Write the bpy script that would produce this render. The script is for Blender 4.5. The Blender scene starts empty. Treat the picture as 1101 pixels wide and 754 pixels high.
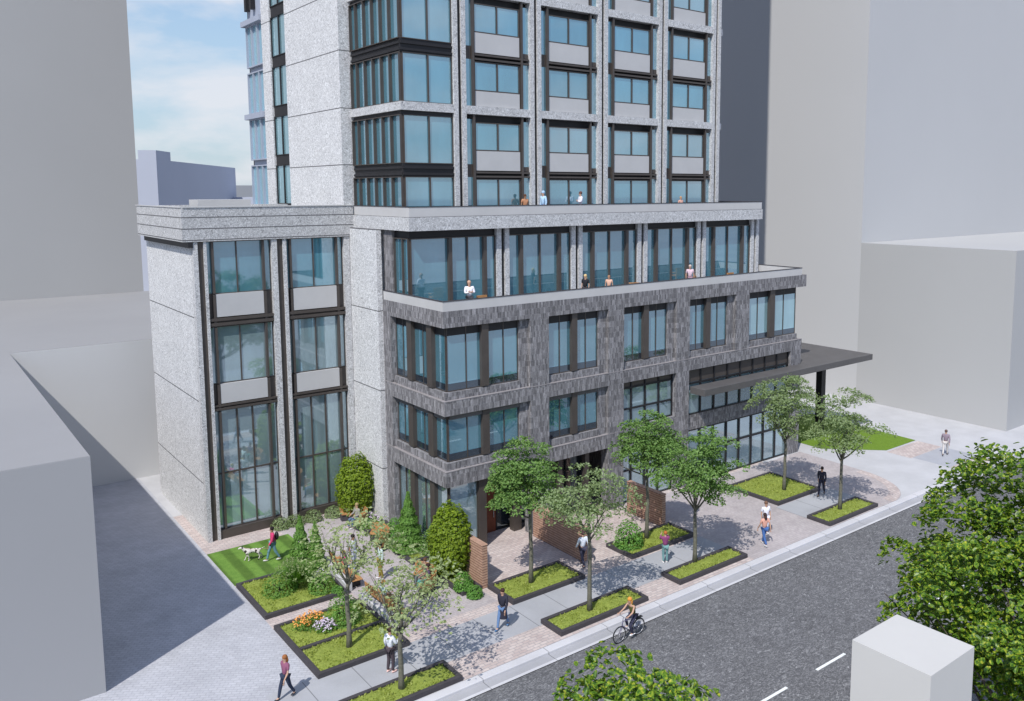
import bpy, math, random
from mathutils import Vector, Matrix, noise
R = math.radians
PI = math.pi
sc = bpy.context.scene
COL = sc.collection

# ------------------------------------------------------------------ helpers
class MB:
    """collects shapes, then links them as ONE mesh object"""
    def __init__(s):
        s.v = []; s.f = []; s.c = []
    def box(s, x0, x1, y0, y1, z0, z1):
        n = len(s.v)
        s.v += [(x0,y0,z0),(x1,y0,z0),(x1,y1,z0),(x0,y1,z0),(x0,y0,z1),(x1,y0,z1),(x1,y1,z1),(x0,y1,z1)]
        s.f += [(n,n+3,n+2,n+1),(n+4,n+5,n+6,n+7),(n,n+1,n+5,n+4),(n+1,n+2,n+6,n+5),(n+2,n+3,n+7,n+6),(n+3,n,n+4,n+7)]
        return s
    def fb(s, F, a0, a1, d0, d1, z0, z1):
        """box on a facade: a = along it, d = outward from its plane"""
        k, p = F
        if k == 'y': return s.box(a0, a1, p-d1, p-d0, z0, z1)
        return s.box(p-d1, p-d0, a0, a1, z0, z1)
    def prism(s, pts, z0, z1):
        n = len(s.v); m = len(pts)
        s.v += [(x,y,z0) for x,y in pts] + [(x,y,z1) for x,y in pts]
        s.f.append(tuple(range(n+m-1, n-1, -1))); s.f.append(tuple(range(n+m, n+2*m)))
        for i in range(m):
            j = (i+1) % m; s.f.append((n+i, n+j, n+m+j, n+m+i))
        return s
    def tube(s, pts, rad, n=7, cap=True):
        pts = [Vector(p) for p in pts]; base = len(s.v); up = None
        for i, p in enumerate(pts):
            d = (pts[min(i+1, len(pts)-1)] - pts[max(i-1, 0)]).normalized()
            if up is None:
                up = d.orthogonal().normalized()
            up = (up - d*up.dot(d)).normalized(); w = d.cross(up)
            for k in range(n):
                a = 2*PI*k/n; q = p + (up*math.cos(a) + w*math.sin(a))*rad[i]
                s.v.append(tuple(q))
        for i in range(len(pts)-1):
            for k in range(n):
                a = base+i*n+k; b = base+i*n+(k+1) % n
                s.f.append((a, b, b+n, a+n))
        if cap:
            s.f.append(tuple(range(base+n-1, base-1, -1)))
            e = base+(len(pts)-1)*n; s.f.append(tuple(range(e, e+n)))
        return s
    def ball(s, c, r, nu=10, nv=7, sz=None, rot=None):
        sz = sz or (1,1,1); base = len(s.v)
        for j in range(nv+1):
            t = PI*j/nv
            for i in range(nu):
                p = 2*PI*i/nu
                q = Vector((math.sin(t)*math.cos(p)*sz[0], math.sin(t)*math.sin(p)*sz[1], math.cos(t)*sz[2]))*r
                if rot: q = rot @ q
                s.v.append(tuple(Vector(c)+q))
        for j in range(nv):
            for i in range(nu):
                a = base+j*nu+i; b = base+j*nu+(i+1) % nu
                s.f.append((a, a+nu, b+nu, b))
        return s
    def torus(s, c, ax, R0, r, nu=28, nv=8):
        ax = Vector(ax).normalized(); u = ax.orthogonal().normalized(); w = ax.cross(u); base = len(s.v)
        for i in range(nu):
            a = 2*PI*i/nu; d = u*math.cos(a)+w*math.sin(a)
            for k in range(nv):
                b = 2*PI*k/nv; s.v.append(tuple(Vector(c)+d*(R0+r*math.cos(b))+ax*r*math.sin(b)))
        for i in range(nu):
            for k in range(nv):
                a = base+i*nv+k; b = base+i*nv+(k+1) % nv
                c2 = base+((i+1) % nu)*nv+(k+1) % nv; d2 = base+((i+1) % nu)*nv+k
                s.f.append((a, d2, c2, b))
        return s
    def leaf(s, p, n, size, rng, asp=1.0, pts=4):
        n = n.normalized(); u = n.orthogonal().normalized()
        a = rng.uniform(0, 2*PI); u = Matrix.Rotation(a, 3, n) @ u; w = n.cross(u); b = len(s.v)
        h = size*.5
        if pts == 4:
            for (x, y, z) in ((-h,0,0),(0,-h*.62*asp,h*.18),(h,0,-h*.1),(0,h*.62*asp,h*.18)):
                s.v.append(tuple(p+u*x+w*y+n*z))
            s.f.append((b,b+1,b+2,b+3))
        else:
            for (x, y, z) in ((-h,0,0),(-h*.45,-h*.6,h*.2),(h*.45,-h*.55,h*.2),(h,0,-h*.12),(h*.45,h*.55,h*.2),(-h*.45,h*.6,h*.2)):
                s.v.append(tuple(p+u*x+w*y+n*z))
            s.f += [(b,b+1,b+2,b+3),(b,b+3,b+4,b+5)]
    def mesh(s, name, mat, smooth=False, base=(0,0,0)):
        me = bpy.data.meshes.new(name)
        bx, by, bz = base
        me.from_pydata([(x-bx,y-by,z-bz) for x,y,z in s.v], [], s.f)
        if mat: me.materials.append(mat)
        if smooth: me.polygons.foreach_set('use_smooth', [True]*len(me.polygons))
        me.update(); return me
    def build(s, name, mat, parent=None, smooth=False, bevel=0):
        base = (0,0,0)
        if parent is not None:
            q = parent; base = Vector((0,0,0))
            while q is not None: base = base+q.location; q = q.parent
        o = bpy.data.objects.new(name, s.mesh(name, mat, smooth, tuple(base)))
        COL.objects.link(o)
        if parent is not None: o.parent = parent
        if bevel:
            b = o.modifiers.new('bevel', 'BEVEL'); b.width = bevel; b.segments = 2; b.limit_method = 'ANGLE'
        return o

def tag(o, label=None, cat=None, group=None, kind=None):
    if label: o['label'] = label
    if cat: o['category'] = cat
    if group: o['group'] = group
    if kind: o['kind'] = kind
    return o
def empty(name, loc, label, cat, group=None, rz=0):
    o = bpy.data.objects.new(name, None); o.location = loc; o.rotation_euler = (0,0,rz)
    o.empty_display_size = .3; COL.objects.link(o)
    return tag(o, label, cat, group)
def kids(o): return [c for c in bpy.data.objects if c.parent == o]
def copy_tree(o, parent=None):
    c = o.copy(); COL.objects.link(c); c.parent = parent
    for ch in kids(o): copy_tree(ch, c)
    return c

# ------------------------------------------------------------------ materials
def newmat(name):
    m = bpy.data.materials.new(name); m.use_nodes = True
    nt = m.node_tree; return m, nt, nt.nodes['Principled BSDF']
def nd(nt, t, **kw):
    n = nt.nodes.new(t)
    for k, v in kw.items():
        if k.startswith('i_'):
            key = k[2:]
            n.inputs[int(key) if key.isdigit() else key.replace('_', ' ')].default_value = v
        else: setattr(n, k, v)
    return n
def ramp(nt, src, stops):
    r = nt.nodes.new('ShaderNodeValToRGB'); nt.links.new(src, r.inputs[0])
    el = r.color_ramp.elements
    while len(el) < len(stops): el.new(.5)
    for e, (p, c) in zip(el, stops):
        e.position = p; e.color = (c[0], c[1], c[2], 1) if not isinstance(c, (int, float)) else (c, c, c, 1)
    return r.outputs[0]
def pos(nt, scale=(1,1,1)):
    g = nt.nodes.new('ShaderNodeNewGeometry'); m = nd(nt, 'ShaderNodeMapping'); m.inputs['Scale'].default_value = scale
    nt.links.new(g.outputs['Position'], m.inputs['Vector']); return m.outputs[0]
def noisen(nt, vec, scale, detail=4, rough=.6, dist=0):
    n = nd(nt, 'ShaderNodeTexNoise'); n.inputs['Scale'].default_value = scale; n.inputs['Detail'].default_value = detail
    n.inputs['Roughness'].default_value = rough; n.inputs['Distortion'].default_value = dist
    nt.links.new(vec, n.inputs['Vector']); return n.outputs['Fac']
def mix(nt, fac, a, b, mode='MIX'):
    m = nd(nt, 'ShaderNodeMix', data_type='RGBA', blend_type=mode)
    for inp, v in ((m.inputs[0], fac), (m.inputs[6], a), (m.inputs[7], b)):
        if isinstance(v, (int, float)): inp.default_value = v
        elif isinstance(v, tuple): inp.default_value = (v[0], v[1], v[2], 1)
        else: nt.links.new(v, inp)
    return m.outputs[2]
def math_(nt, op, a, b=None, c=None):
    m = nd(nt, 'ShaderNodeMath', operation=op)
    for i, v in enumerate((a, b, c)):
        if v is None: continue
        if isinstance(v, (int, float)): m.inputs[i].default_value = v
        else: nt.links.new(v, m.inputs[i])
    return m.outputs[0]
def bump(nt, h, strength, dist=.02):
    b = nd(nt, 'ShaderNodeBump'); b.inputs['Strength'].default_value = strength; b.inputs['Distance'].default_value = dist
    nt.links.new(h, b.inputs['Height']); return b.outputs[0]
def finish(nt, P, col, rough=.8, bmp=None, spec=None, metal=None):
    if isinstance(col, tuple): P.inputs['Base Color'].default_value = (*col, 1)
    else: nt.links.new(col, P.inputs['Base Color'])
    P.inputs['Roughness'].default_value = rough
    if bmp is not None: nt.links.new(bmp, P.inputs['Normal'])
    if spec is not None: P.inputs['Specular IOR Level'].default_value = spec
    if metal is not None: P.inputs['Metallic'].default_value = metal

def plain(name, c, rough=.7, var=.12, scale=3, metal=0, spec=.4):
    m, nt, P = newmat(name); n = noisen(nt, pos(nt), scale, 5)
    a = tuple(x*(1-var) for x in c); b = tuple(min(1, x*(1+var)) for x in c)
    finish(nt, P, ramp(nt, n, [(.3, a), (.7, b)]), rough, spec=spec, metal=metal); return m

def stone(name, period, off, base=.76, dark=.13):
    m, nt, P = newmat(name); v = pos(nt)
    n1 = noisen(nt, v, 4.0, 5, .74, 2.6)
    n2 = noisen(nt, v, 8, 4, .75, .4); n3 = noisen(nt, v, .7, 3)
    ridge = math_(nt, 'ABSOLUTE', math_(nt, 'SUBTRACT', n1, .5))
    c = ramp(nt, ridge, [(0., (dark, dark*.98, dark)), (.016, (base*.62,)*3), (.05, (base*.93, base*.93, base*.93)), (.12, (base, base, base))])
    sp = ramp(nt, n2, [(.36, .4), (.44, 1.)])
    c = mix(nt, .75, c, sp, 'MULTIPLY')
    c = mix(nt, .5, c, ramp(nt, n3, [(.3, .86), (.7, 1.)]), 'MULTIPLY')
    if period:
        g = nt.nodes.new('ShaderNodeSeparateXYZ'); nt.links.new(v, g.inputs[0])
        mm = math_(nt, 'MODULO', math_(nt, 'ADD', g.outputs[2], 100*period-off), period)
        ln = math_(nt, 'LESS_THAN', mm, .055)
        c = mix(nt, ln, c, (.12,.12,.125))
    finish(nt, P, c, .8, bump(nt, n1, .25, .03), spec=.3); return m

M = {}
M['stone'] = stone('pale_stone', 4.3, 3.05)
M['stone_tower'] = stone('pale_stone_tower', 3.06, 19.4)
M['stone_plain'] = stone('pale_stone_trim', 0, 0, .66, .13)
def brickdark():
    m, nt, P = newmat('charcoal_brick'); v = pos(nt)
    s = nt.nodes.new('ShaderNodeSeparateXYZ'); nt.links.new(v, s.inputs[0])
    h = math_(nt, 'ADD', s.outputs[0], s.outputs[1]); cb = nt.nodes.new('ShaderNodeCombineXYZ')
    nt.links.new(h, cb.inputs[0]); nt.links.new(s.outputs[2], cb.inputs[1])
    b = nd(nt, 'ShaderNodeTexBrick', offset=.5)
    for k, x in (('Scale', 1), ('Mortar Size', .01), ('Brick Width', .11), ('Row Height', .30), ('Bias', -.2)): b.inputs[k].default_value = x
    b.inputs['Color1'].default_value = (.125,.120,.124,1); b.inputs['Color2'].default_value = (.30,.29,.297,1); b.inputs['Mortar'].default_value = (.20,.195,.20,1)
    nt.links.new(cb.outputs[0], b.inputs['Vector'])
    n = noisen(nt, pos(nt, (5,5,1.2)), 1.5, 6, .75, .6); n2 = noisen(nt, pos(nt, (1,1,1)), 14, 3, .7)
    c = mix(nt, .85, b.outputs[0], ramp(nt, n, [(.3, .6), (.5, 1.05), (.70, 1.75)]), 'MULTIPLY')
    c = mix(nt, .6, c, ramp(nt, n2, [(.3, .6), (.7, 1.3)]), 'MULTIPLY')
    finish(nt, P, c, .85, bump(nt, n, .4, .03), spec=.25); return m
M['brick'] = brickdark()
M['bronze'] = plain('bronze_metal', (.085,.072,.064), .45, .1, 2, .3)
M['black'] = plain('black_metal', (.022,.021,.023), .5, .1, 2, .2)
M['canopy'] = plain('canopy_metal', (.105,.10,.098), .55, .1, 1.2, .1)
M['panel'] = plain('pale_metal_panel', (.47,.465,.46), .5, .04, .8)
M['parapet'] = plain('frosted_glass_parapet', (.50,.49,.48), .25, .06, .5, 0, .8)
M['context'] = plain('plain_grey_render', (.405,.405,.402), .9, .03, .05)
M['context_blue'] = plain('bluish_grey_render', (.44,.47,.55), .9, .03, .05)
M['kiosk'] = plain('off_white_render', (.50,.49,.465), .9, .03, .3)
M['tower_grey'] = plain('tower_grey_render', (.475,.475,.475), .9, .03, .03)
M['pale_render'] = plain('pale_grey_render', (.56,.56,.555), .9, .03, .1)
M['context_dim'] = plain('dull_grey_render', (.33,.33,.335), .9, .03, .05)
M['roofgrey'] = plain('sun_offset_roof_grey', (.27,.27,.275), .9, .04, .1)  # roof tops coloured darker to offset the strong sunlight on them
M['bluefin'] = plain('bluish_metal_fins', (.33,.36,.43), .6, .05, 1)
def glass(name, col, gl=.45, rough=.03):
    m, nt, P = newmat(name); nt.nodes.remove(P)
    out = nt.nodes['Material Output']; v = pos(nt, (.35,.35,.12)); n = noisen(nt, v, 1.2, 4)
    d = nt.nodes.new('ShaderNodeBsdfDiffuse'); g = nt.nodes.new('ShaderNodeBsdfGlossy'); g.inputs['Roughness'].default_value = rough
    c = ramp(nt, n, [(.3, tuple(x*.75 for x in col)), (.7, tuple(x*1.25 for x in col))])
    nt.links.new(c, d.inputs[0]); g.inputs[0].default_value = (.72,.86,.95,1)
    lw = nt.nodes.new('ShaderNodeLayerWeight'); lw.inputs[0].default_value = .35
    fac = math_(nt, 'ADD', math_(nt, 'MULTIPLY', lw.outputs['Facing'], .45), gl)
    mx = nt.nodes.new('ShaderNodeMixShader'); nt.links.new(fac, mx.inputs[0]); nt.links.new(d.outputs[0], mx.inputs[1]); nt.links.new(g.outputs[0], mx.inputs[2])
    nt.links.new(mx.outputs[0], out.inputs[0]); return m
M['glass'] = glass('tinted_glass', (.085,.23,.29), .34)
M['glass_low'] = glass('painted_reflection_glass', (.22,.31,.33), .38)  # diffuse colour lightened to stand for reflections of the bright street
M['glass_dark'] = glass('dark_spandrel_glass', (.022,.028,.038), .1)
M['glass_teal'] = glass('pale_teal_glass', (.30,.52,.56), .4)

def ground_mat():
    m, nt, P = newmat('city_ground'); n = noisen(nt, pos(nt), .05, 4)
    finish(nt, P, ramp(nt, n, [(.3, (.24,.24,.25)), (.7, (.30,.30,.30))]), .9, spec=.2); return m
def asphalt():
    m, nt, P = newmat('asphalt'); v = pos(nt); v2 = pos(nt, (1,1.7,1))
    n1 = noisen(nt, v2, 4.6, 8, .8, 1.8); n2 = noisen(nt, v, 26, 3, .7); n3 = noisen(nt, v, .25, 3)
    c = ramp(nt, n1, [(.34, (.07,.07,.075)), (.50, (.125,.125,.13)), (.59, (.24,.24,.245)), (.68, (.50,.50,.50))])
    c = mix(nt, .8, c, ramp(nt, n2, [(.3, .6), (.55, 1.), (.75, 1.7)]), 'MULTIPLY')
    c = mix(nt, .5, c, ramp(nt, n3, [(.3, .85), (.7, 1.1)]), 'MULTIPLY')
    finish(nt, P, c, .9, bump(nt, n1, .5, .02), spec=.25); return m
def pavers(name, c1, c2, mort, w=.28, h=.14, msz=.012, rot=0):
    m, nt, P = newmat(name); g = nt.nodes.new('ShaderNodeNewGeometry'); mp = nd(nt, 'ShaderNodeMapping')
    mp.inputs['Rotation'].default_value = (0,0,rot); nt.links.new(g.outputs['Position'], mp.inputs[0])
    b = nd(nt, 'ShaderNodeTexBrick', offset=.5)
    for k, x in (('Scale', 1), ('Mortar Size', msz), ('Brick Width', w), ('Row Height', h), ('Bias', 0)): b.inputs[k].default_value = x
    b.inputs['Color1'].default_value = (*c1, 1); b.inputs['Color2'].default_value = (*c2, 1); b.inputs['Mortar'].default_value = (*mort, 1)
    nt.links.new(mp.outputs[0], b.inputs['Vector'])
    v = pos(nt); n = noisen(nt, v, .7, 5, .65); n2 = noisen(nt, v, 9, 3)
    c = mix(nt, .7, b.outputs[0], ramp(nt, n, [(.3, .82), (.7, 1.12)]), 'MULTIPLY')
    c = mix(nt, .5, c, ramp(nt, n2, [(.3, .85), (.7, 1.12)]), 'MULTIPLY')
    finish(nt, P, c, .85, spec=.25); return m
def concrete(name, c, joint=None):
    m, nt, P = newmat(name); v = pos(nt); n = noisen(nt, v, .5, 6, .6); n2 = noisen(nt, v, 20, 3)
    col = ramp(nt, n, [(.3, tuple(x*.9 for x in c)), (.7, tuple(x*1.07 for x in c))])
    col = mix(nt, .5, col, ramp(nt, n2, [(.3, .9), (.7, 1.08)]), 'MULTIPLY')
    if joint:
        s = nt.nodes.new('ShaderNodeSeparateXYZ'); nt.links.new(v, s.inputs[0])
        mm = math_(nt, 'MODULO', math_(nt, 'ADD', s.outputs[0], 1000-joint[1]), joint[0])
        col = mix(nt, math_(nt, 'LESS_THAN', mm, .035), col, tuple(x*.5 for x in c))
    finish(nt, P, col, .85, spec=.3); return m
M['ground'] = ground_mat(); M['asphalt'] = asphalt()
M['alley'] = pavers('pale_blue_grey_pavers', (.41,.415,.445), (.46,.465,.495), (.34,.345,.375), .3, .15, .014, .6)
M['pink'] = pavers('pinkish_pavers', (.45,.37,.345), (.56,.485,.45), (.33,.30,.30), .34, .17, .014)
M['pinkgrey'] = pavers('greyish_pink_pavers', (.385,.345,.345), (.44,.40,.395), (.32,.29,.295), .3, .15, .01)
M['walk'] = concrete('sidewalk_concrete', (.36,.365,.385), (1.85, 9.9))
M['apron'] = concrete('pale_concrete', (.46,.46,.47))
M['slab'] = concrete('blue_grey_slab', (.36,.37,.40))
M['kerb'] = concrete('kerb_concrete', (.52,.515,.53), (3.05, .4))
M['gutter'] = concrete('gutter_concrete', (.35,.35,.365), (3.05, .4))
M['edging'] = plain('dark_planter_edging', (.052,.047,.052), .7, .15, 4)
M['whitepaint'] = plain('road_paint', (.72,.74,.72), .7, .1, 6)
def grassm(name, a, b, stripes=False, sc_=4):
    m, nt, P = newmat(name); v = pos(nt); n = noisen(nt, v, sc_, 6, .75); n2 = noisen(nt, v, 38, 2, .6)
    c = ramp(nt, n, [(.3, a), (.7, b)])
    c = mix(nt, .7, c, ramp(nt, n2, [(.3, .6), (.7, 1.35)]), 'MULTIPLY')
    if stripes:
        s = nt.nodes.new('ShaderNodeSeparateXYZ'); nt.links.new(v, s.inputs[0])
        w = math_(nt, 'SINE', math_(nt, 'MULTIPLY', s.outputs[0], 6.6))
        c = mix(nt, .9, c, ramp(nt, math_(nt, 'MULTIPLY_ADD', w, .5, .5), [(.3, .70), (.7, 1.2)]), 'MULTIPLY')
    finish(nt, P, c, .85, bump(nt, n2, .6, .03), spec=.15); return m
M['lawn'] = grassm('mown_lawn', (.085,.17,.03), (.15,.26,.05), True, 2)
M['turf'] = grassm('bright_turf', (.11,.19,.02), (.16,.26,.03))
M['cover'] = grassm('yellow_green_cover', (.15,.20,.035), (.30,.35,.075), False, 7)
def leafm(name, cols, tr=.35, sc_=2.5, rough=.55):
    m, nt, P = newmat(name); v = pos(nt); n = noisen(nt, v, sc_, 3, .7); n2 = noisen(nt, v, 17, 2, .5)
    k = len(cols)-1
    c = ramp(nt, n2, [(.3+.4*i/k, q) for i, q in enumerate(cols)])
    c = mix(nt, .6, c, ramp(nt, n, [(.3, .75), (.7, 1.25)]), 'MULTIPLY')
    finish(nt, P, c, rough, spec=.35)
    t = nt.nodes.new('ShaderNodeBsdfTranslucent'); nt.links.new(mix(nt, 1., c, (1.5,1.6,.6), 'MULTIPLY'), t.inputs[0])
    mx = nt.nodes.new('ShaderNodeMixShader'); mx.inputs[0].default_value = tr
    nt.links.new(P.outputs[0], mx.inputs[1]); nt.links.new(t.outputs[0], mx.inputs[2])
    nt.links.new(mx.outputs[0], nt.nodes['Material Output'].inputs[0]); return m
M['leaf'] = leafm('green_leaves', [(.055,.12,.028), (.12,.225,.05), (.25,.36,.11)], .25)
M['leaf_pale'] = leafm('pale_greyish_leaves', [(.18,.23,.10), (.29,.35,.17), (.42,.46,.26)])
M['leaf_mid'] = leafm('soft_green_leaves', [(.12,.17,.07), (.21,.28,.13), (.35,.42,.23)])
M['leaf_yellow'] = leafm('glossy_yellow_green_leaves', [(.022,.06,.01), (.05,.12,.012), (.15,.25,.018), (.42,.40,.04)], .2, 2.2, .4)
M['leaf_ball'] = leafm('yellow_green_scale_leaves', [(.07,.13,.012), (.17,.25,.015), (.32,.40,.03)])
M['leaf_cone'] = leafm('bright_conifer_leaves', [(.07,.16,.03), (.14,.28,.05), (.23,.38,.09)])
M['leaf_low'] = leafm('fresh_low_leaves', [(.06,.16,.03), (.12,.28,.05), (.24,.42,.09)])
M['blade'] = leafm('ground_cover_blades', [(.19,.23,.05), (.31,.36,.08), (.46,.49,.15)])
M['bark'] = plain('grey_green_bark', (.13,.125,.095), .9, .3, 9)
M['bark_dark'] = plain('dark_bark', (.075,.06,.05), .9, .3, 9)
M['orange'] = plain('orange_petals', (.75,.33,.08), .7, .25, 30)
M['lilac'] = plain('lilac_petals', (.58,.50,.60), .7, .2, 30)
def woodm(name, a, b, sx=2):
    m, nt, P = newmat(name); n = noisen(nt, pos(nt, (sx,sx,14)), 1.5, 5, .7)
    finish(nt, P, ramp(nt, n, [(.3, a), (.7, b)]), .6, spec=.3); return m
M['wood'] = woodm('warm_bench_wood', (.30,.15,.06), (.50,.27,.11))
M['door'] = woodm('red_brown_door_wood', (.11,.03,.015), (.19,.055,.028), 7)
def terracotta():
    m, nt, P = newmat('terracotta_screen'); v = pos(nt); s = nt.nodes.new('ShaderNodeSeparateXYZ'); nt.links.new(v, s.inputs[0])
    mm = math_(nt, 'MODULO', s.outputs[2], .125); ln = math_(nt, 'LESS_THAN', mm, .03)
    n = noisen(nt, v, 5, 5); c = ramp(nt, n, [(.3, (.34,.20,.14)), (.7, (.49,.32,.24))])
    finish(nt, P, mix(nt, ln, c, (.14,.07,.045)), .8, spec=.3); return m
M['terracotta'] = terracotta()

# ------------------------------------------------------------------ ground, street, paving
def sheet(name, pts, z, mat, kind='structure', thick=0):
    mb = MB()
    if thick: mb.prism(pts, z-thick, z)
    else: mb.v = [(x,y,z) for x,y in pts]; mb.f = [tuple(range(len(pts)))]
    return tag(mb.build(name, mat), kind=kind)
def rect(x0, x1, y0, y1): return [(x0,y0),(x1,y0),(x1,y1),(x0,y1)]
sheet('ground', rect(-1500, 1500, -1500, 1500), -.30, M['ground'])
sheet('road', rect(-300, 400, 11.1, 24.72), -.13, M['asphalt'])
g = MB()
g.box(-300, 400, 24.70, 25.26, -.30, -.105)
tag(g.build('gutter', M['gutter']), kind='structure')
g = MB(); g.box(-300, 400, 25.26, 25.66, -.30, 0.012); g.box(-300, 400, 10.75, 11.15, -.3, 0.012)
tag(g.build('kerb', M['kerb'], bevel=.03), kind='structure')
g = MB(); g.box(-300, 400, 24.70, 24.84, -.30, -.098)
tag(g.build('gutter_lip', M['kerb']), kind='structure')
sheet('far_pavement', rect(-300, 400, 2, 10.75), 0, M['walk'], thick=.3)
# platform of pale concrete, the finer paving lies on it in 4 mm sheets
sheet('pavement', rect(-300, 400, 25.66, 130), 0, M['apron'], thick=.3)
sheet('alley_paving', rect(-60, 11.3, 25.66, 130), .004, M['alley'])
sheet('pink_paving', rect(11.3, 44.5, 29.3, 49.5), .004, M['pink'])
sheet('plaza_paving', rect(15.2, 19.9, 30, 43.9), .008, M['pinkgrey'])
sheet('kerbside_paving', rect(15.4, 32.1, 25.66, 27.1), .004, M['pink'])
sheet('sidewalk', rect(9.4, 32.1, 27.1, 29.3), .008, M['walk'])
arc = [(44.5 + 3.6*math.sin(t)*1.0, 30.0 - 4.4*math.cos(t)) for t in [i*PI/2/12 for i in range(13)]]
sheet('forecourt_paving', [(32.1,25.66),(44.5,25.66)] + arc + [(48.3,34.9),(32.1,34.9)], .008, M['pinkgrey'])
ring = [(44.5+3.6*math.sin(t), 30.0-4.34*math.cos(t)) for t in [i*PI/2/12 for i in range(13)]]+[(44.5+3.0*math.sin(t), 30.0-3.7*math.cos(t)) for t in [(12-i)*PI/2/12 for i in range(13)]]
sheet('paving_border', ring, .012, M['pink'])
sheet('sidewalk_panel', rect(38.5, 43.6, 27.3, 29.35), .012, M['walk'])
sheet('crossing_strip', rect(52.9, 57.0, 29.3, 31.1), .004, M['pink'])
sheet('crossing_strip', rect(53.1, 57.0, 25.66, 26.7), .004, M['pink'])
sheet('crossing_slab', rect(53.1, 57.0, 26.7, 29.3), .004, M['slab'])
sheet('lawn', rect(11.3, 15.4, 38.75, 43.1), .03, M['lawn'], thick=.02)
sheet('side_lawn', [(50.0,34.4),(53.2,31.3),(57.0,31.3),(57.4,40.5),(50.2,40.5)], .03, M['turf'], thick=.02)
ln = MB()
k = 0
for x0 in [22.75+3.66*i for i in range(-7, 12)]:
    ln.box(x0, x0+1.85, 17.98, 18.1, -.129, -.126)
tag(ln.build('lane_marking', M['whitepaint']), kind='structure')

# ------------------------------------------------------------------ neighbouring plain blocks
def block(name, boxes, mat, label, roofpar=None):
    b = MB()
    for q in boxes: b.box(*q)
    x0 = (boxes[0][0]+boxes[0][1])/2; y0 = (boxes[0][2]+boxes[0][3])/2
    e = empty(name, (x0, y0, 0), label, 'building')
    b.build('wall', mat, e)
    for q in (boxes if mat != M['kiosk'] and 'right' not in name else []):
        r_ = MB(); r_.box(q[0]+.02, q[1]-.02, q[2]+.02, q[3]-.02, q[5], q[5]+.015); r_.build('roof', M['roofgrey'], e)
    return e
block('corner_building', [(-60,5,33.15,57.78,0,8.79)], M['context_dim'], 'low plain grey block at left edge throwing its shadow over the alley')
block('low_building', [(-60,40,57.79,86.3,0,8.77)], M['pale_render'], 'low plain grey block closing the alley behind the stone wing')
block('left_tower_building', [(-80,18.3,86.32,120,0,75)], M['context'], 'tall plain grey tower filling the upper left edge of the photo')
block('right_low_building', [(64.45,115,28.25,41,0,13.54)], M['context'], 'low plain grey block by the sidewalk at the right edge')
block('right_tower_building', [(64.46,140,41.01,110,0,85)], M['tower_grey'], 'huge plain grey tower catching the shadow of the glazed tower')
block('kiosk_building', [(16.22,18.06,8.33,10.18,0,8.0)], M['kiosk'], 'narrow white grey block in the lower right foreground beside the big tree')
# far rotated blocks
def far_block(name, cx, cy, w, d, h, rz, mat, label, extra=()):
    e = empty(name, (cx,cy,0), label, 'building', rz=rz)
    b = MB(); b.box(-w/2,w/2,-d/2,d/2,0,h)
    o = bpy.data.objects.new('wall', b.mesh('wall', mat)); COL.objects.link(o); o.parent = e
    for i, (x,y,ww,dd,hh) in enumerate(extra):
        b = MB(); b.box(x,x+ww,y,y+dd,h,h+hh); o = bpy.data.objects.new('roof_housing', b.mesh('roof_housing', mat)); COL.objects.link(o); o.parent = e
    return e

# ------------------------------------------------------------------ glazing parts
def window(parent, F, a0, a1, z0, z1, mull=(), trans=(), mat='bronze', gl='glass', d=0., fw=.05, mw=.05, proud=.06, thick=()):
    b = MB()
    def vb(c, w, p): b.fb(F, c-w/2, c+w/2, d-.04, d+p, z0+fw, z1-fw)
    b.fb(F, a0, a1, d-.04, d+proud, z0, z0+fw); b.fb(F, a0, a1, d-.04, d+proud, z1-fw, z1)
    vb(a0+fw/2, fw, proud); vb(a1-fw/2, fw, proud)
    for c in mull: vb(c, mw, proud)
    for c, w, p in thick: b.fb(F, c-w/2, c+w/2, d-.04, d+p, z0+fw, z1-fw)
    cuts = sorted([a0+fw]+[x for c in mull for x in (c-mw/2, c+mw/2)]+[x for c, w, p in thick for x in (c-w/2, c+w/2)]+[a1-fw])
    for t in trans:
        for i in range(0, len(cuts), 2):
            b.fb(F, cuts[i], cuts[i+1], d-.04, d+proud-.004, t-mw/2, t+mw/2)
    w = b.build('window', M[mat], parent)
    p = MB(); p.fb(F, a0+.01, a1-.01, d-.03, d-.01, z0+.01, z1-.01); p.build('pane', M[gl], w)
    return w

# ================================================================== STONE WING
wing = empty('stone_wing', (16,49.4,0), 'pale stone corner building with two tall glazed bays beside the lawn', 'building')
FW = ('y', 44.54)
Y0 = 44.54
w = MB()
w.box(11.785, 11.995, Y0+.005, 54.2, 0, 15.5)           # west wall slab
w.box(11.996, 20.3, Y0+.42, 54.2, 0, 15.5)
w.build('wall', M['stone'], wing)
w = MB(); w.box(20.02, 20.3, 41.25, Y0+.41, 0, 16.0); w.box(20.31, 24, 41.6, Y0+.41, 0, 16.0)
w.build('side_wall', M['stone'], wing)
w = MB()                                              # pilasters
for a, b_ in ((11.78,12.0),(12.28,12.42),(15.68,15.96),(16.27,16.46),(19.68,20.0),(20.24,20.3)):
    w = MB(); w.fb(FW, a, b_, -.41, .0, 0, 15.5); w.build('pilaster', M['stone_plain'], wing)
for a, b_ in ((12.0,12.28),(15.96,16.27),(20.0,20.24)):
    w = MB(); w.fb(FW, a+.003, b_-.003, -.41, -.1, 0, 15.5); w.build('channel', M['bronze'], wing)
w = MB(); w.box(11.3, 20.25, Y0-.06, Y0+.8, 15.52, 17.2); w.box(11.3, 12.4, Y0+.801, 53.9, 15.52, 17.2); w.box(12.4,20.2,53.2,53.9,15.52,17.2)
w.build('parapet', stone('parapet_stone', .56, .45, .60, .08), wing)
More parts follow.
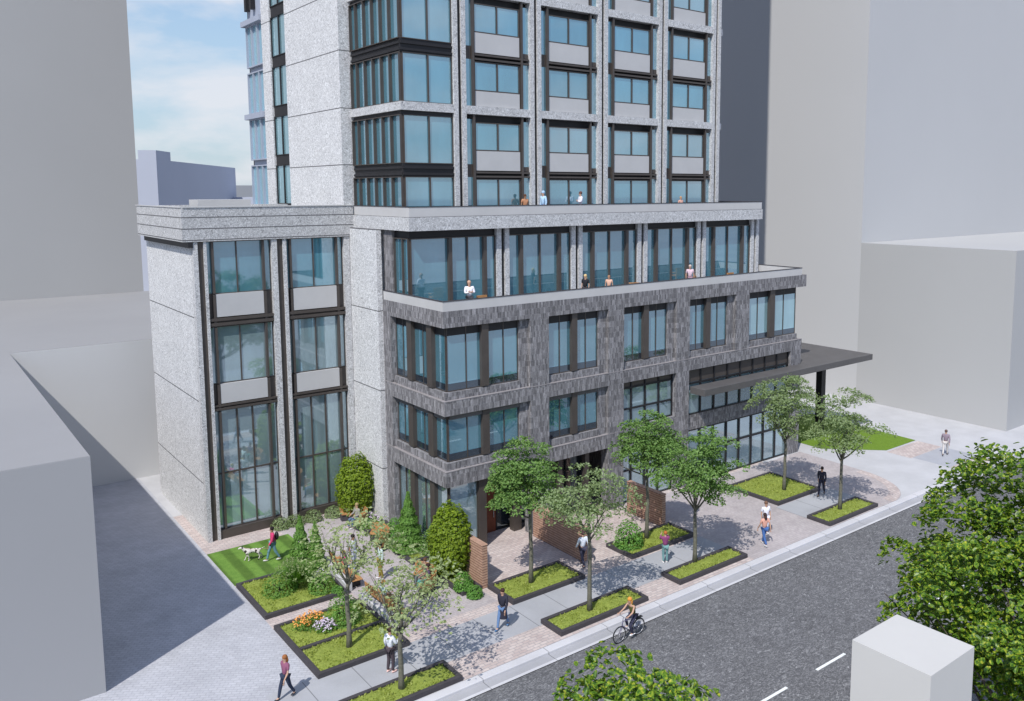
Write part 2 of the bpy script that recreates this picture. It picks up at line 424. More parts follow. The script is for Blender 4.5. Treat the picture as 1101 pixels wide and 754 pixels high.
w = MB(); w.box(11.26, 11.36, 44.48, 53.95, 17.2, 17.25); w.box(11.36,20.25,44.44,44.9,17.2,17.25); w.build('coping', M['panel'], wing)
w = MB(); w.box(11.55, 11.778, 44.5, 53.6, 15.22, 15.52); w.build('painted_shadow_strip', M['black'], wing)  # solid black strip put in for the shadow under the parapet overhang
w = MB(); w.box(12.4, 22, 44.95, 53.2, 15.5, 16.2); w.build('roof', M['context'], wing)
w = MB(); w.box(13.2, 16.0, 48.5, 50.2, 16.2, 17.55); w.build('roof_box', M['panel'], wing)
for bay in ((12.42,12.80,13.94,15.20,15.48,15.68),(16.46,16.78,18.0,19.22,19.53,19.68)):
    a0, g0, mc, g1, p1, a1 = bay
    for z0, z1, low in ((12.82,15.5,0),(8.19,11.15,0),(.48,6.8,1)):
        if low:
            ms = (g0+(g1-g0)/3, g0+2*(g1-g0)/3)
            window(wing, FW, a0, a1, z0, z1, ms, (3.45,), 'bronze', 'glass_low', -.3, .04, .08, .05, ((g0-.07,.11,.2),(g1+.07,.11,.2)))
        else:
            window(wing, FW, a0, a1, z0, z1, (mc,), (), 'bronze', 'glass' if z0 > 12 else 'glass_low', -.3, .04, .06, .05, ((g0-.07,.11,.2),(g1+.07,.11,.2)))
    for z0, z1 in ((11.65,12.815),(7.16,8.18)):
        w = MB(); w.fb(FW, g0, g1, -.4, -.12, z0, z1); w.build('panel', M['panel'], wing)
    for (z0, z1), rails in (((11.16,12.81),((11.2,11.36),(11.45,11.6))),((6.81,8.17),((6.83,6.95),(7.02,7.12)))):
        w = MB(); w.fb(FW, g0-.03, g1+.03, -.4, -.24, rails[0][0], rails[1][1])
        for q0, q1 in rails: w.fb(FW, a0, a1, -.4, -.06, q0, q1)
        w.fb(FW, a0, g0-.02, -.4, -.27, z0, z1) ; w.fb(FW, g1+.02, a1, -.4, -.27, z0, z1)
        w.fb(FW, g0-.15, g0-.02, -.27, -.1, z0, z1) ; w.fb(FW, g1+.02, g1+.15, -.27, -.1, z0, z1)
        w.build('spandrel', M['bronze'], wing)
    w = MB(); w.fb(FW, a0, a1, -.4, -.08, 0, .475); w.build('plinth', M['bronze'], wing)

# ================================================================== BRICK PODIUM
pod = empty('brick_podium', (34,45,0), 'charcoal brick podium with deep window bays and a paved entrance', 'building')
FY = ('y', 35.0); FX = ('x', 20.3); XB, YB = 20.3, 35.0
XE = 48.3
bk = MB()
# bands (front, wrapping to the west side)
for z0, z1, xe in ((11.5,12.3,48.6),(7.2,7.93,48.25),(3.65,4.44,37.2)):
    bk.box(XB, xe, YB, YB+.6, z0, z1); bk.box(XB, XB+.6, YB+.6, 41.25, z0, z1)
# piers
def pier(x0, x1, z0=0, z1=11.5):
    for a, b_ in ((0,3.65),(4.44,7.2),(7.93,11.5)):
        lo, hi = max(a, z0), min(b_, z1)
        if hi > lo: bk.box(x0, x1, YB+.002, YB+.6, lo, hi)
pier(25.4, 26.6); pier(30.75, 31.9); pier(36.1, 37.22); pier(41.4, 42.7, 7.93)
bk.box(36.1, 37.218, YB+.002, YB+.6, 3.65, 4.44)
bk.box(36.1, 37.2, YB+.001, YB+.6, 3.4, 3.7)
pier(47.1, 48.2, 0, 7.2)
for a, b_ in ((0,3.65),(4.44,7.2),(7.93,11.5)): bk.box(XB+.002, XB+.6, 40.45, 41.25, a, b_)
bk.box(31.9, 36.1, YB+.05, YB+.6, 3.0, 3.65)
bk.box(31.9, 36.1, YB+.05, YB+.6, 4.44, 4.55)
# recessed brick strips and sills inside openings
for x1 in (25.4, 30.75, 36.1, 41.4):
    bk.box(x1-.55, x1-.002, YB+.22, YB+.6, 7.93, 11.5)
for x1 in (25.4, 30.75): bk.box(x1-.55, x1-.002, YB+.22, YB+.6, 4.44, 7.2)
for x0, x1 in ((26.6,30.2),(31.9,35.55),(37.22,40.85),(42.7,47.9)): bk.box(x0+.002, x1, YB+.16, YB+.6, 7.93, 8.3)
bk.box(26.602, 30.2, YB+.16, YB+.6, 4.44, 4.8)
for z0, z1 in ((7.93,8.3),(4.44,4.8)):
    bk.box(XB+.16, 24.85, YB+.16, YB+.6, z0, z1); bk.box(XB+.16, XB+.6, YB+.6, 40.448, z0, z1)
bk.box(XB+1.2, 47.9, YB+.95, 60, 3.66, 11.5)      # core behind the windows
bk.box(XB+1.2, 24.0, YB+4.5, 60, 0, 3.65); bk.box(32.2, 46.9, YB+.95, 60, 0, 3.65)
bk.box(20.9, 30, 39.6, 60, 0, 3.65)
bk.build('wall', M['brick'], pod)
tr = MB()                                           # pale top edges of the brick bands
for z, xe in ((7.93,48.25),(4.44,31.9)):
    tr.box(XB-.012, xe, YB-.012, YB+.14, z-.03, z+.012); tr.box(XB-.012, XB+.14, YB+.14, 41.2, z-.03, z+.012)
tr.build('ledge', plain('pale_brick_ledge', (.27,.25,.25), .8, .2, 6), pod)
GY = ('y', YB+.35); GX = ('x', XB+.35)
def brickwin(a0, a1, z0, z1, F, mull, thick, gl='glass'):
    window(pod, F, a0, a1, z0+.38, z1, mull, (), 'bronze', gl, 0, .04, .05, .03, [(c, w_, .22) for c, w_ in thick])
    b = MB(); b.fb(F, a0+.05, a1-.05, -.005, .012, z0+.385, z0+.4+.36)
    b.build('base_panel', M['glass_dark'], pod)
    if z1 < 8:
        b = MB(); b.fb(F, a0+.05, a1-.05, .0, .17, z1-.26, z1-.002); b.build('header_or_shade', M['canopy'], pod)
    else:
        b = MB(); b.fb(F, a0+.05, a1-.05, .0, .02, z1-.45, z1-.05); b.build('header_or_shade', M['black'], pod)  # black strip stands in for the shadow at the window head
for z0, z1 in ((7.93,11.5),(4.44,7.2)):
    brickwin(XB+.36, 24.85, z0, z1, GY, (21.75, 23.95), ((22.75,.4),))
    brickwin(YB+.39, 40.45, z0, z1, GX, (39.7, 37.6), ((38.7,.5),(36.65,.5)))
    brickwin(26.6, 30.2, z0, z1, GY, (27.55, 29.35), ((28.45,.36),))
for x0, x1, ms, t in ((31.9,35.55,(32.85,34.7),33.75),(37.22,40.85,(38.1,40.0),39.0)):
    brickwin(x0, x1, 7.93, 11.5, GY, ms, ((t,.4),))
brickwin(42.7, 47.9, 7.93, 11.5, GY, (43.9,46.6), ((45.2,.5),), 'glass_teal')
# grid window of third bay
window(pod, GY, 31.9, 36.1, 4.55, 7.2, (32.75,33.85,34.95), (5.55,6.78), 'black', 'glass_low', 0, .07, .1, .07)
b = MB(); b.fb(GY, 31.98, 36.02, -.005, .012, 6.83, 7.12); b.build('header_or_shade', M['bronze'], pod)
window(pod, GY, 31.9, 36.1, 0, 3.0, (32.75,33.85,34.95), (1.9,), 'black', 'glass_low', 0, .07, .1, .07)
# shop front right
vx = [37.22+1.235*i for i in range(1, 8)]
window(pod, GY, 37.22, 47.1, 4.36, 7.2, vx, (6.32,), 'black', 'glass_low', .1, .08, .11, .07)
b = MB(); b.fb(GY, 37.3, 47.02, .095, .115, 6.4, 7.1); b.build('header_or_shade', M['bronze'], pod)
window(pod, GY, 37.22, 47.1, 0, 3.42, vx, (2.0,), 'black', 'glass_low', .1, .08, .12, .07)
b = MB(); b.box(37.22, 47.1, YB+.17, YB+.6, 3.425, 4.355); b.build('spandrel', M['brick'], pod)
# ground floor at the corner
window(pod, GX, YB+.39, 40.45, 0, 3.65, (39.7,37.6), (), 'bronze', 'glass_low', 0, .05, .06, .05, ((38.7,.45,.2),(36.65,.45,.2)))
window(pod, GY, XB+.36, 22.3, 0, 3.65, (), (), 'bronze', 'glass_low', 0, .05, .06, .05)
for q in ((22.3,22.75,YB+.2,YB+.6),(24.9,25.39,YB+.9,YB+1.3),(27.4,27.7,YB+.3,YB+.6),(29.3,29.6,YB+.3,YB+.6)):
    b = MB(); b.box(*q, 0, 3.65); b.build('entrance_post', M['bronze'], pod)
b = MB(); b.box(22.76, 25.39, YB+.25, YB+.5, 3.2, 3.65); b.build('entrance_lintel', M['bronze'], pod)
GR = ('y', YB+4.4)
b = MB(); b.box(22.9, 24.2, YB+1.6, YB+1.7, 0, 3.2); dr = b.build('door', M['door'], pod)
b = MB(); b.tube([(24.05,YB+1.55,.8),(24.05,YB+1.55,1.7)], [.02,.02]); b.build('handle', M['panel'], dr)
window(pod, ('y', YB+1.7), 24.25, 30.75, 0, 3.2, (25.4,26.6,27.8,29.0), (2.3,), 'black', 'glass_dark', 0, .07, .1, .07)
b = MB(); b.box(22.3,31,YB+.6,YB+4.5,3.64,3.655); b.build('soffit', M['bronze'], pod)
# terrace storey (recessed pale storey above the brick)
YT = 38.9; XT = 20.5
b = MB(); b.box(XB+.6, 48.2, YB+.6, 60, 11.5, 11.75); b.build('terrace_floor', M['slab'], pod)
b = MB()
b.box(XB+.02, 48.1, YB+.02, YB+.07, 12.3, 12.76); b.box(XB+.02, XB+.07, YB+.07, 41.2, 12.3, 12.76); b.box(48.05,48.1,YB+.07,50,12.3,12.76)
b.build('parapet', M['parapet'], pod)
b = MB()
b.box(XB, 48.12, YB, YB+.09, 12.76, 12.8); b.box(XB, XB+.09, YB+.09, 41.2, 12.76, 12.8); b.box(48.03,48.12,YB+.09,50,12.76,12.8)
b.build('handrail', M['edging'], pod)
FT = ('y', 38.75); FTX = ('x', 20.62)
pil = (26.2, 31.4, 36.65, 42.0, 47.45)
for c in pil:
    for q0, q1 in ((c-.42, c-.12),(c+.12, c+.4)):
        b = MB(); b.fb(FT, q0, q1, -.3, .22, 11.76, 16.0); b.build('pilaster', M['stone_plain'], pod)
    b = MB(); b.fb(FT, c-.117, c+.117, -.3, .08, 11.76, 16.0); b.build('channel', M['black'], pod)
edges = [20.63] + [x for c in pil for x in (c-.42, c+.4)]
for i in range(5):
    a0, a1 = edges[2*i], edges[2*i+1]
    if i == 0: window(pod, FT, a0, a1, 11.76, 15.6, (24.0,), (), 'bronze', 'glass', 0, .05, .07, .1, ((22.9,.2,.2),(25.05,.2,.2)))
    else: window(pod, FT, a0, a1, 11.76, 15.6, ((a0+a1)/2,), (), 'bronze', 'glass', 0, .05, .08, .1, ((a0+.85,.2,.2),(a1-.85,.2,.2)))
window(pod, FTX, 38.76, 40.3, 11.76, 15.6, (39.4,), (), 'bronze', 'glass', 0, .05, .08, .1)
b = MB(); b.box(20.45, 21, 40.32, 41.245, 11.76, 16.0); b.build('terrace_pier', M['brick'], pod)
b = MB(); b.box(20.62, 47.9, 38.76, 60, 15.6, 16.0); b.box(21.2, 47.8, 39.1, 60, 11.76, 15.6); b.build('terrace_core', M['black'], pod)
b = MB(); b.box(20.25, 47.6, 38.05, 38.2, 16.0, 16.68); b.box(20.25, 20.4, 38.2, 44.5, 16.0, 16.68); b.box(47.45, 47.6, 38.2, 60, 16.0, 16.68); b.box(20.4, 47.45, 38.2, 60, 16.0, 16.2)
b.build('fascia', M['stone_plain'], pod)
b = MB(); b.box(20.3, 47.55, 38.1, 38.15, 16.7, 17.18); b.box(20.3, 20.35, 38.15, 44.45, 16.7, 17.18); b.box(47.5,47.55,38.15,50,16.7,17.18)
b.build('upper_parapet', M['parapet'], pod)
b = MB(); b.box(20.28, 47.57, 38.08, 38.17, 17.18, 17.22); b.box(20.28, 20.37, 38.17, 44.45, 17.18, 17.22); b.box(47.48,47.57,38.17,50,17.18,17.22); b.box(20.28,47.6,38.07,38.2,16.68,16.7)
b.build('upper_handrail', M['edging'], pod)

# canopy, carried by the brick podium and a dark post
can = empty('entrance_canopy', (46,34.4,0), 'flat dark grey canopy slab on a black post over the right forecourt', 'canopy')
b = MB(); b.box(37.3, 48.25, 33.8, 34.99, 5.79, 6.2); b.box(48.25, 55.1, 33.8, 40.1, 5.79, 6.2)
b.box(48.25, 48.8, 40.1, 40.6, 5.79, 6.2)
b.build('slab', M['canopy'], can, bevel=.015)
b = MB(); b.box(53.55, 54.05, 36.95, 37.45, 0, 5.79); b.build('post', M['black'], can)
# brick round-arched recess above the shop windows
if 0: pts = [(37.25,3.45)]+[(37.9+.72*math.cos(t), 3.5+.62*math.sin(t)) for t in [i*PI/10 for i in range(11)]][::-1]+[(38.62,3.45)]

# ================================================================== TOWER
tow = empty('glazed_tower', (32,50,16.7), 'stone framed residential tower with blue windows rising above the podium', 'building')
FN = ('y', YT); FWX = ('x', XT)
TOP = 71.4
pc = (23.72, 28.6, 33.5, 38.42, 43.35)
ZM = [16.3, 22.42, 28.54]
b = MB(); b.box(XT+.3, 43.6, YT+.3, 62, 16.2, TOP); b.build('core', M['black'], tow)
b = MB(); b.box(19.74, 21.5, 44.545, 52.3, 16.2, TOP); b.build('stone_shaft', M['stone_tower'], tow)
b = MB(); b.box(19.74, 20.8, 54.9, 56.3, 16.2, TOP); b.build('stone_shaft', M['stone_tower'], tow)
for c in pc:
    for q0, q1 in ((c-.37, c-.11),(c+.11, c+.37)):
        b = MB(); b.fb(FN, q0, q1, -.25, .22, 16.2, TOP); b.build('pilaster', M['stone_plain'], tow)
    b = MB(); b.fb(FN, c-.108, c+.108, -.25, .1, 16.2, TOP); b.build('channel', M['black'], tow)
for z in [22.0+6.12*i for i in range(9)]:
    b = MB()
    for i in range(4): b.fb(FN, pc[i]+.37, pc[i+1]-.37, -.25, .2, z, z+.42)
    b.fb(FN, XT-.2, pc[0]-.37, -.25, .2, z, z+.42); b.box(XT-.2, XT+.25, YT+.25, 44.54, z, z+.42)
    b.box(43.72, 44.1, YT+.0, YT+1.2, z, z+.42)
    b.build('band', M['stone_plain'], tow)
# bays on the street side: each storey's window is a part with pane and panel
def bay_window(i, zb, up):
    a0, a1 = pc[i]+.37, pc[i+1]-.37
    g0, g1 = a0+.62, a1-.62
    z0 = zb + (2.75 if up else 0)          # panel foot
    pt = zb + (3.8 if up else .8); wt = zb + (5.3 if up else 2.33); top = zb + (5.7 if up else 2.75)
    f = MB()
    for c in (g0-.11, g1+.11): f.fb(FN, c-.065, c+.065, -.04, .14, z0, top)
    f.fb(FN, g0-.02, g1+.02, -.04, .05, pt, pt+.07); f.fb(FN, g0-.02, g1+.02, -.04, .05, wt-.05, wt)
    f.fb(FN, (g0+g1)/2-.04, (g0+g1)/2+.04, -.04, .05, pt+.07, wt-.05)
    f.fb(FN, g0-.02, g0+.05, -.04, .05, pt+.07, wt-.05); f.fb(FN, g1-.05, g1+.02, -.04, .05, pt+.07, wt-.05)
    if not up:
        f.fb(FN, g0-.02, a1-.03, -.04, .12, zb+2.40, zb+2.50); f.fb(FN, g0-.02, a1-.03, -.04, .12, zb+2.62, zb+2.72)
        f.fb(FN, a0+.02, g0-.2, -.04, .0, zb+2.42, zb+3.1); f.fb(FN, g1+.2, a1-.03, -.04, .02, zb+2.75, zb+3.0)
    w_ = f.build('window', M['bronze'], tow)
    p = MB(); p.fb(FN, g0, g1, -.03, -.005, pt+.03, wt)
    lo = zb+(3.1 if up else 0); hi = zb+(5.45 if up else 2.42)
    p.fb(FN, a0, g0-.1, -.03, -.005, lo, hi); p.fb(FN, g1+.1, a1, -.03, -.005, lo-.1, hi)
    p.build('pane', M['glass'], w_)
    q = MB(); q.fb(FN, g0+.02, g1-.02, -.03, .07, z0+.02, pt); q.build('panel', M['panel'], w_)
for i in range(4):
    for zb in ZM:
        for up in (0, 1): bay_window(i, zb, up)
for zb in ZM:
    for z0, z1 in ((zb, zb+2.42), (zb+3.08, zb+5.5)):
        window(tow, FN, XT, pc[0]-.37, z0, z1, (21.95,), (), 'bronze', 'glass', 0, .04, .07, .08)
        window(tow, FWX, YT+.01, 44.5, z0, z1, [39.98+.95*j for j in range(5)], (), 'bronze', 'glass', 0, .04, .07, .16)
    for F, a0, a1 in ((FN, XT-.1, pc[0]-.37), (FWX, YT+.0, 44.5)):
        b = MB()
        b.fb(F, a0, a1, -.04, .04, zb+2.43, zb+3.07)
        b.fb(F, a0, a1, .04, .12, zb+2.5, zb+2.62); b.fb(F, a0, a1, .04, .12, zb+2.82, zb+2.94)
        b.fb(F, a0, a1, -.04, .03, zb+5.51, zb+5.7)
        b.build('spandrel', M['black'], tow)
# west side window strip and the bluish rear bay
FS = ('x', 19.9)
for k in range(8):
    z0 = 16.75 + 3.06*k
    window(tow, FS, 52.31, 54.89, z0+.45, z0+2.9, (53.6,), (), 'black', 'glass_teal', 0, .05, .08, .08)
for k in range(9):
    b = MB(); b.fb(FS, 52.31, 54.89, -.05, .03, 16.75+3.06*k-.15, 16.75+3.06*k+.44); b.build('spandrel', M['black'], tow)
FB = ('x', 19.95)
b = MB(); b.box(19.99, 22, 52.305, 54.895, 16.2, TOP); b.build('strip_backing', M['black'], tow)
b = MB(); b.box(20.05, 22, 56.3, 59.6, 16.2, TOP); b.build('rear_wall', M['bluefin'], tow)
for k in range(4):
    z0 = 16.9 + 3.06*k
    window(tow, FB, 56.32, 59.6, z0+.12, z0+2.85, (57.4,58.5), (), 'bluefin', 'glass_teal', 0, .08, .1, .13)
for k in range(3):
    b = MB(); b.fb(FB, 56.32, 59.9, -.1, .35, 16.9+6.12*k-.22, 16.9+6.12*k+.12); b.build('rear_ledge', M['bluefin'], tow)
for y in (58.1, 59.1):
    b = MB(); b.fb(FB, y, y+.35, -.05, .2, 29.9, 60); b.build('rear_fin', M['black'], tow)
# ================================================================== PLANTERS
def planter(x0, x1, y0, y1, label, h=.2, div=None, w=.17):
    e = empty('planter', ((x0+x1)/2, (y0+y1)/2, 0), label, 'planter', 'low dark edged planting beds')
    b = MB()
    b.box(x0, x1, y0, y0+w, 0, h); b.box(x0, x1, y1-w, y1, 0, h); b.box(x0, x0+w, y0+w, y1-w, 0, h); b.box(x1-w, x1, y0+w, y1-w, 0, h)
    if div: b.box(x0+w, x1-w, div-w/2, div+w/2, 0, h+.03)
    b.build('edging', M['edging'], e, bevel=.012)
    s = MB(); s.box(x0+w, x1-w, y0+w, y1-w, 0, h-.08); s.build('soil', M['cover'], e)
    beds.append((x0+w, x1-w, y0+w, y1-w, h-.08)); return e
beds = []
planter(11.3, 15.1, 34.75, 38.6, 'dark edged bed with two conifers and tufted grass beside the mown lawn')
planter(11.3, 15.1, 29.1, 33.75, 'dark edged double bed with orange and lilac flowers split by a strip', div=31.27)
planter(11.2, 15.45, 25.68, 27.1, 'dark edged kerbside bed at the bottom of the photo, lowest of all')
planter(20.2, 24.3, 29.25, 31.3, 'dark edged bed with one tree just right of the first brick screen')
planter(20.2, 25.1, 25.85, 27.25, 'dark edged kerbside bed beside the cyclist')
planter(27.4, 31.9, 29.4, 31.35, 'dark edged bed with leafy shrub behind the person taking a photo')
planter(27.25, 32.0, 26.0, 27.25, 'dark edged kerbside bed left of the couple in pink and white')
planter(38.8, 42.85, 29.4, 33.2, 'large squarish dark edged bed in front of the shop glazing')
planter(38.5, 43.15, 25.75, 27.25, 'dark edged kerbside bed furthest right, in front of the driveway')
planter(18.9, 19.95, 31.35, 34.7, 'dark edged bed holding the round shrub against the brick screen')
planter(18.7, 20.15, 35.6, 38.0, 'dark edged bed holding the pointed conifer by the corner glazing')
planter(18.65, 20.1, 40.4, 42.3, 'dark edged bed of white flowers at the foot of the brick pier')
rng = random.Random(3)
gb = MB()
for x0, x1, y0, y1, z in beds:
    # lumpy mat
    nx = max(3, int((x1-x0)/.16)); ny = max(3, int((y1-y0)/.16)); base = len(gb.v)
    for j in range(ny+1):
        for i in range(nx+1):
            x = x0+(x1-x0)*i/nx; y = y0+(y1-y0)*j/ny
            e = min(i, nx-i, j, ny-j)
            if y0 < 31 and y1 > 33 and x0 < 12 and abs(y-31.27) < .2: e = 0
            gb.v.append((x, y, z+.01+(0 if e == 0 else .05+.07*noise.noise(Vector((x*2.3, y*2.3, 1))))))
    for j in range(ny):
        for i in range(nx):
            a = base+j*(nx+1)+i; gb.f.append((a, a+1, a+nx+2, a+nx+1))
tag(gb.build('ground_cover', M['cover'], smooth=True), 'yellow green ground cover filling the dark edged beds', 'ground cover', kind='stuff')
gb = MB()
for x0, x1, y0, y1, z in beds:
    for k in range(int((x1-x0)*(y1-y0)*170)):
        x = rng.uniform(x0+.03, x1-.03); y = rng.uniform(y0+.03, y1-.03)
        a = rng.uniform(0, PI); hh = rng.uniform(.03, .09); ww = rng.uniform(.03, .06)
        dx, dy = math.cos(a)*ww, math.sin(a)*ww; lx, ly = rng.uniform(-.05,.05), rng.uniform(-.05,.05)
        n = len(gb.v); gb.v += [(x-dx,y-dy,z+.02),(x+dx,y+dy,z+.02),(x+dx*.5+lx,y+dy*.5+ly,z+.03+hh),(x-dx*.5+lx,y-dy*.5+ly,z+.03+hh*.9)]; gb.f.append((n,n+1,n+2,n+3))
tag(gb.build('grass_tufts', M['blade']), 'fine grassy tufts growing in the dark edged beds', 'grass', kind='stuff')

# ================================================================== TREES
def branch(b, p0, d, L, r, rng, depth, ends, up=.25, nsub=(2,3)):
    pts = [p0]; rad = [r]; dd = d.normalized(); n = 4
    for i in range(n):
        dd = (dd+Vector((rng.uniform(-.16,.16), rng.uniform(-.16,.16), rng.uniform(-.05,.12)+up*.2))).normalized()
        pts.append(pts[-1]+dd*L/n); rad.append(r*(1-.55*(i+1)/n))
    b.tube(pts, rad, 6 if r > .04 else 4)
    if depth == 0: ends.append(pts[-1]); ends.append(pts[-2]); return
    for k in range(rng.randint(*nsub)):
        i = rng.choice((2,3,4)); a = rng.uniform(0, 2*PI)
        nd_ = (dd + Vector((math.cos(a), math.sin(a), rng.uniform(-.1,.45)))*.85).normalized()
        branch(b, pts[i], nd_, L*rng.uniform(.55,.8), rad[i]*.62, rng, depth-1, ends, up)
def tree(name, x, y, z0, ztop, zbot, rx, label, mat, seed, group, nclump=46, per=95, leaf=.15, bark='bark', trunk_r=.095, ry=None, flat=.34, pts=4, cr=.56, cx=0, cy=0):
    rng = random.Random(seed); ry = ry or rx
    e = empty(name, (x,y,z0), label, 'tree', group)
    tb = MB(); H = ztop-z0; fork = zbot + .12*(ztop-zbot) - z0
    p = Vector((x,y,z0-.02)); tp = [p]; tr_ = [trunk_r*1.45]
    for i in range(1, 6):
        tp.append(Vector((x+rng.uniform(-.04,.04)*i/3, y+rng.uniform(-.04,.04)*i/3, z0+fork*i/5))); tr_.append(trunk_r*(1.12-.07*i))
    tb.tube(tp, tr_, 9)
    c = Vector((x+cx, y+cy, (ztop+zbot)/2)); rz = (ztop-zbot)/2
    ends = []
    nl = 6
    for k in range(nl):
        a = 2*PI*k/nl+rng.uniform(-.4,.4); el = rng.uniform(.35,1.1)
        d = Vector((math.cos(a)*math.cos(el), math.sin(a)*math.cos(el), math.sin(el)))
        branch(tb, tp[-1]-Vector((0,0,rng.uniform(0,.5)*fork*.2)), d, rx*rng.uniform(.7,.95), trunk_r*.52, rng, 1, ends)
    branch(tb, tp[-1], Vector((rng.uniform(-.1,.1), rng.uniform(-.1,.1), 1)), rz*.72, trunk_r*.8, rng, 2, ends)
    tb.build('trunk', M[bark], e, smooth=True)
    lb = MB(); cl = []
    tries = 0
    while len(cl) < nclump and tries < 6000:
        tries += 1
        u = Vector((rng.gauss(0,1), rng.gauss(0,1), rng.gauss(0,1))).normalized()*rng.random()**.45
        if u.z < -.55: continue
        k = 1+.22*noise.noise(Vector((u.x*1.7+seed, u.y*1.7, u.z*1.7)))
        q = c+Vector((u.x*rx*k, u.y*ry*k, u.z*rz))
        # slightly conical underside: narrower low down
        if any((q-o).length < cr*.72 for o in cl): continue
        cl.append(q)
    for q in cl:
        s = cr*rng.uniform(.75,1.25); tilt = Vector(((q-c).x/rx, (q-c).y/ry, 0))*.35
        n0 = (Vector((0,0,1))+tilt).normalized(); u = n0.orthogonal().normalized(); w = n0.cross(u)
        for k in range(int(per*(s/cr)**2)):
            r = s*math.sqrt(rng.random()); a = rng.uniform(0, 2*PI)
            hgt = rng.gauss(0, flat*.35*s) + flat*s*(1-(r/s)**2)*.8
            p = q+u*r*math.cos(a)+w*r*math.sin(a)+n0*hgt
            nn = n0+Vector((rng.gauss(0,.55), rng.gauss(0,.55), rng.gauss(0,.35)))
            lb.leaf(p, nn, leaf*rng.uniform(.65,1.25), rng, pts=pts)
    lb.build('crown', M[mat], e)
    # twigs reaching the clumps
    return e
G = 'young street trees in the planting beds'
tree('street_tree', 21.91, 30.27, .12, 6.85, 3.1, 1.55, 'green tree in the bed right of the first brick screen', 'leaf', 11, G, 66, 120, cx=-.35, cr=.52)
tree('street_tree', 13.05, 30.24, .12, 5.5, 2.4, 1.9, 'pale sparse leafed tree in the flower bed, nearest the blue paved alley', 'leaf_pale', 12, G, 44, 30, .17, cx=.35)
tree('street_tree', 13.32, 26.41, .12, 5.1, 2.1, 1.9, 'pale sparse leafed tree in the lowest kerbside bed', 'leaf_pale', 13, G, 44, 30, .17, cx=.35)
tree('street_tree', 22.33, 26.59, .12, 6.5, 3.1, 1.75, 'soft green kerbside tree beside the cyclist', 'leaf_mid', 14, G, 46, 75, .15)
tree('street_tree', 29.5, 30.58, .12, 6.8, 3.1, 1.65, 'green tree growing in front of the right brick screen', 'leaf', 15, G, 64, 120, cr=.52)
tree('street_tree', 29.41, 27.11, .12, 6.7, 2.4, 2.0, 'spreading green kerbside tree left of the couple in pink and white', 'leaf', 16, G, 74, 120, cx=.2, cr=.52)
tree('street_tree', 40.83, 30.55, .12, 7.2, 2.8, 1.85, 'green tree in the large bed before the canopy', 'leaf_mid', 17, G, 60, 105, cx=.1)
tree('street_tree', 40.71, 26.63, .12, 6.85, 2.7, 2.0, 'rightmost young kerbside tree in front of the bright lawn', 'leaf_mid', 18, G, 56, 95, cx=.3)
G2 = 'large leafy trees on the near side of the street'
tree('large_tree', 23.2, 9.2, 0, 10.7, 1.8, 4.1, 'big glossy yellow green tree filling the lower right corner', 'leaf_yellow', 31, G2, 190, 120, .2, 'bark_dark', .17, None, .7, 6, .66, cx=1.1)
tree('large_tree', 8.35, 9.3, 0, 10.75, 6.0, 1.75, 'leafy treetop poking up at the bottom edge over the road', 'leaf_yellow', 32, G2, 50, 105, .145, 'bark_dark', .15, None, .45, 6, .5)

# shrubs
def shrub(name, x, y, z0, h, r, label, mat, seed, shape, n, leaf, cat='shrub', group=None, upw=.4):
    rng = random.Random(seed); e = empty(name, (x,y,z0), label, cat, group)
    s = MB(); s.tube([(x,y,z0-.02),(x,y,z0+h*.45)], [.05,.035], 6)
    for k in range(5):
        a = k*1.26; s.tube([(x,y,z0+h*.15),(x+math.cos(a)*r*.4,y+math.sin(a)*r*.4,z0+h*.45)], [.03,.015], 5)
    s.build('stem', M['bark_dark'], e)
    b = MB()
    for k in range(n):
        if shape == 'cone':
            t = rng.random()**1.35; rr = r*(1-t)*(.93+.14*math.sin(t*40)) + .03; z = z0+.08+t*(h-.1)
            rr *= 1-.35*rng.random()**2; a = rng.uniform(0, 2*PI)
            rr *= 1+.18*noise.noise(Vector((math.cos(a)*2, math.sin(a)*2, z*2+seed)))
            p = Vector((x+rr*math.cos(a), y+rr*math.sin(a), z)); nn = Vector((math.cos(a), math.sin(a), .5))
        else:
            u = Vector((rng.gauss(0,1), rng.gauss(0,1), rng.gauss(0,1))).normalized()
            k2 = (1+.12*noise.noise(u*2.6+Vector((seed,0,0)))) * (1-.3*rng.random()**2.2)
            if shape == 'ball': k2 *= 1+.055*math.sin(u.z*h*9+3*noise.noise(u*3))
            if shape == 'low' and u.z < 0: u.z *= .3
            cz = z0+(h*.5 if shape == 'ball' else .12); hz = h*.5 if shape == 'ball' else h-.12
            p = Vector((x+u.x*r*k2, y+u.y*r*k2, cz+u.z*hz*k2)); nn = Vector((u.x, u.y, u.z+upw))
            if p.z < z0+.02: p.z = z0+.02+rng.random()*.08
        nn = nn+Vector((rng.gauss(0,.35), rng.gauss(0,.35), rng.gauss(0,.35)))
        b.leaf(p, nn, leaf*rng.uniform(.7,1.3), rng)
    # dark inner mass so that the crown is not hollow
    b.build('foliage', M[mat], e); return e
shrub('round_shrub', 19.3, 43.15, .05, 3.45, 1.08, 'tall egg shaped yellow green shrub in the inner corner by the stone wall', 'leaf_ball', 1, 'ball', 5200, .16)
shrub('round_shrub', 19.42, 33.2, .12, 3.45, .98, 'tall egg shaped yellow green shrub beside the first brick screen', 'leaf_ball', 2, 'ball', 5600, .16)
shrub('conifer', 14.15, 38.0, .12, 2.75, .72, 'left narrow bright green conifer of the pair by the lawn', 'leaf_cone', 3, 'cone', 4600, .11, 'conifer')
shrub('conifer', 14.7, 37.55, .12, 2.5, .58, 'right narrow bright green conifer of the pair by the lawn', 'leaf_cone', 4, 'cone', 3400, .11, 'conifer')
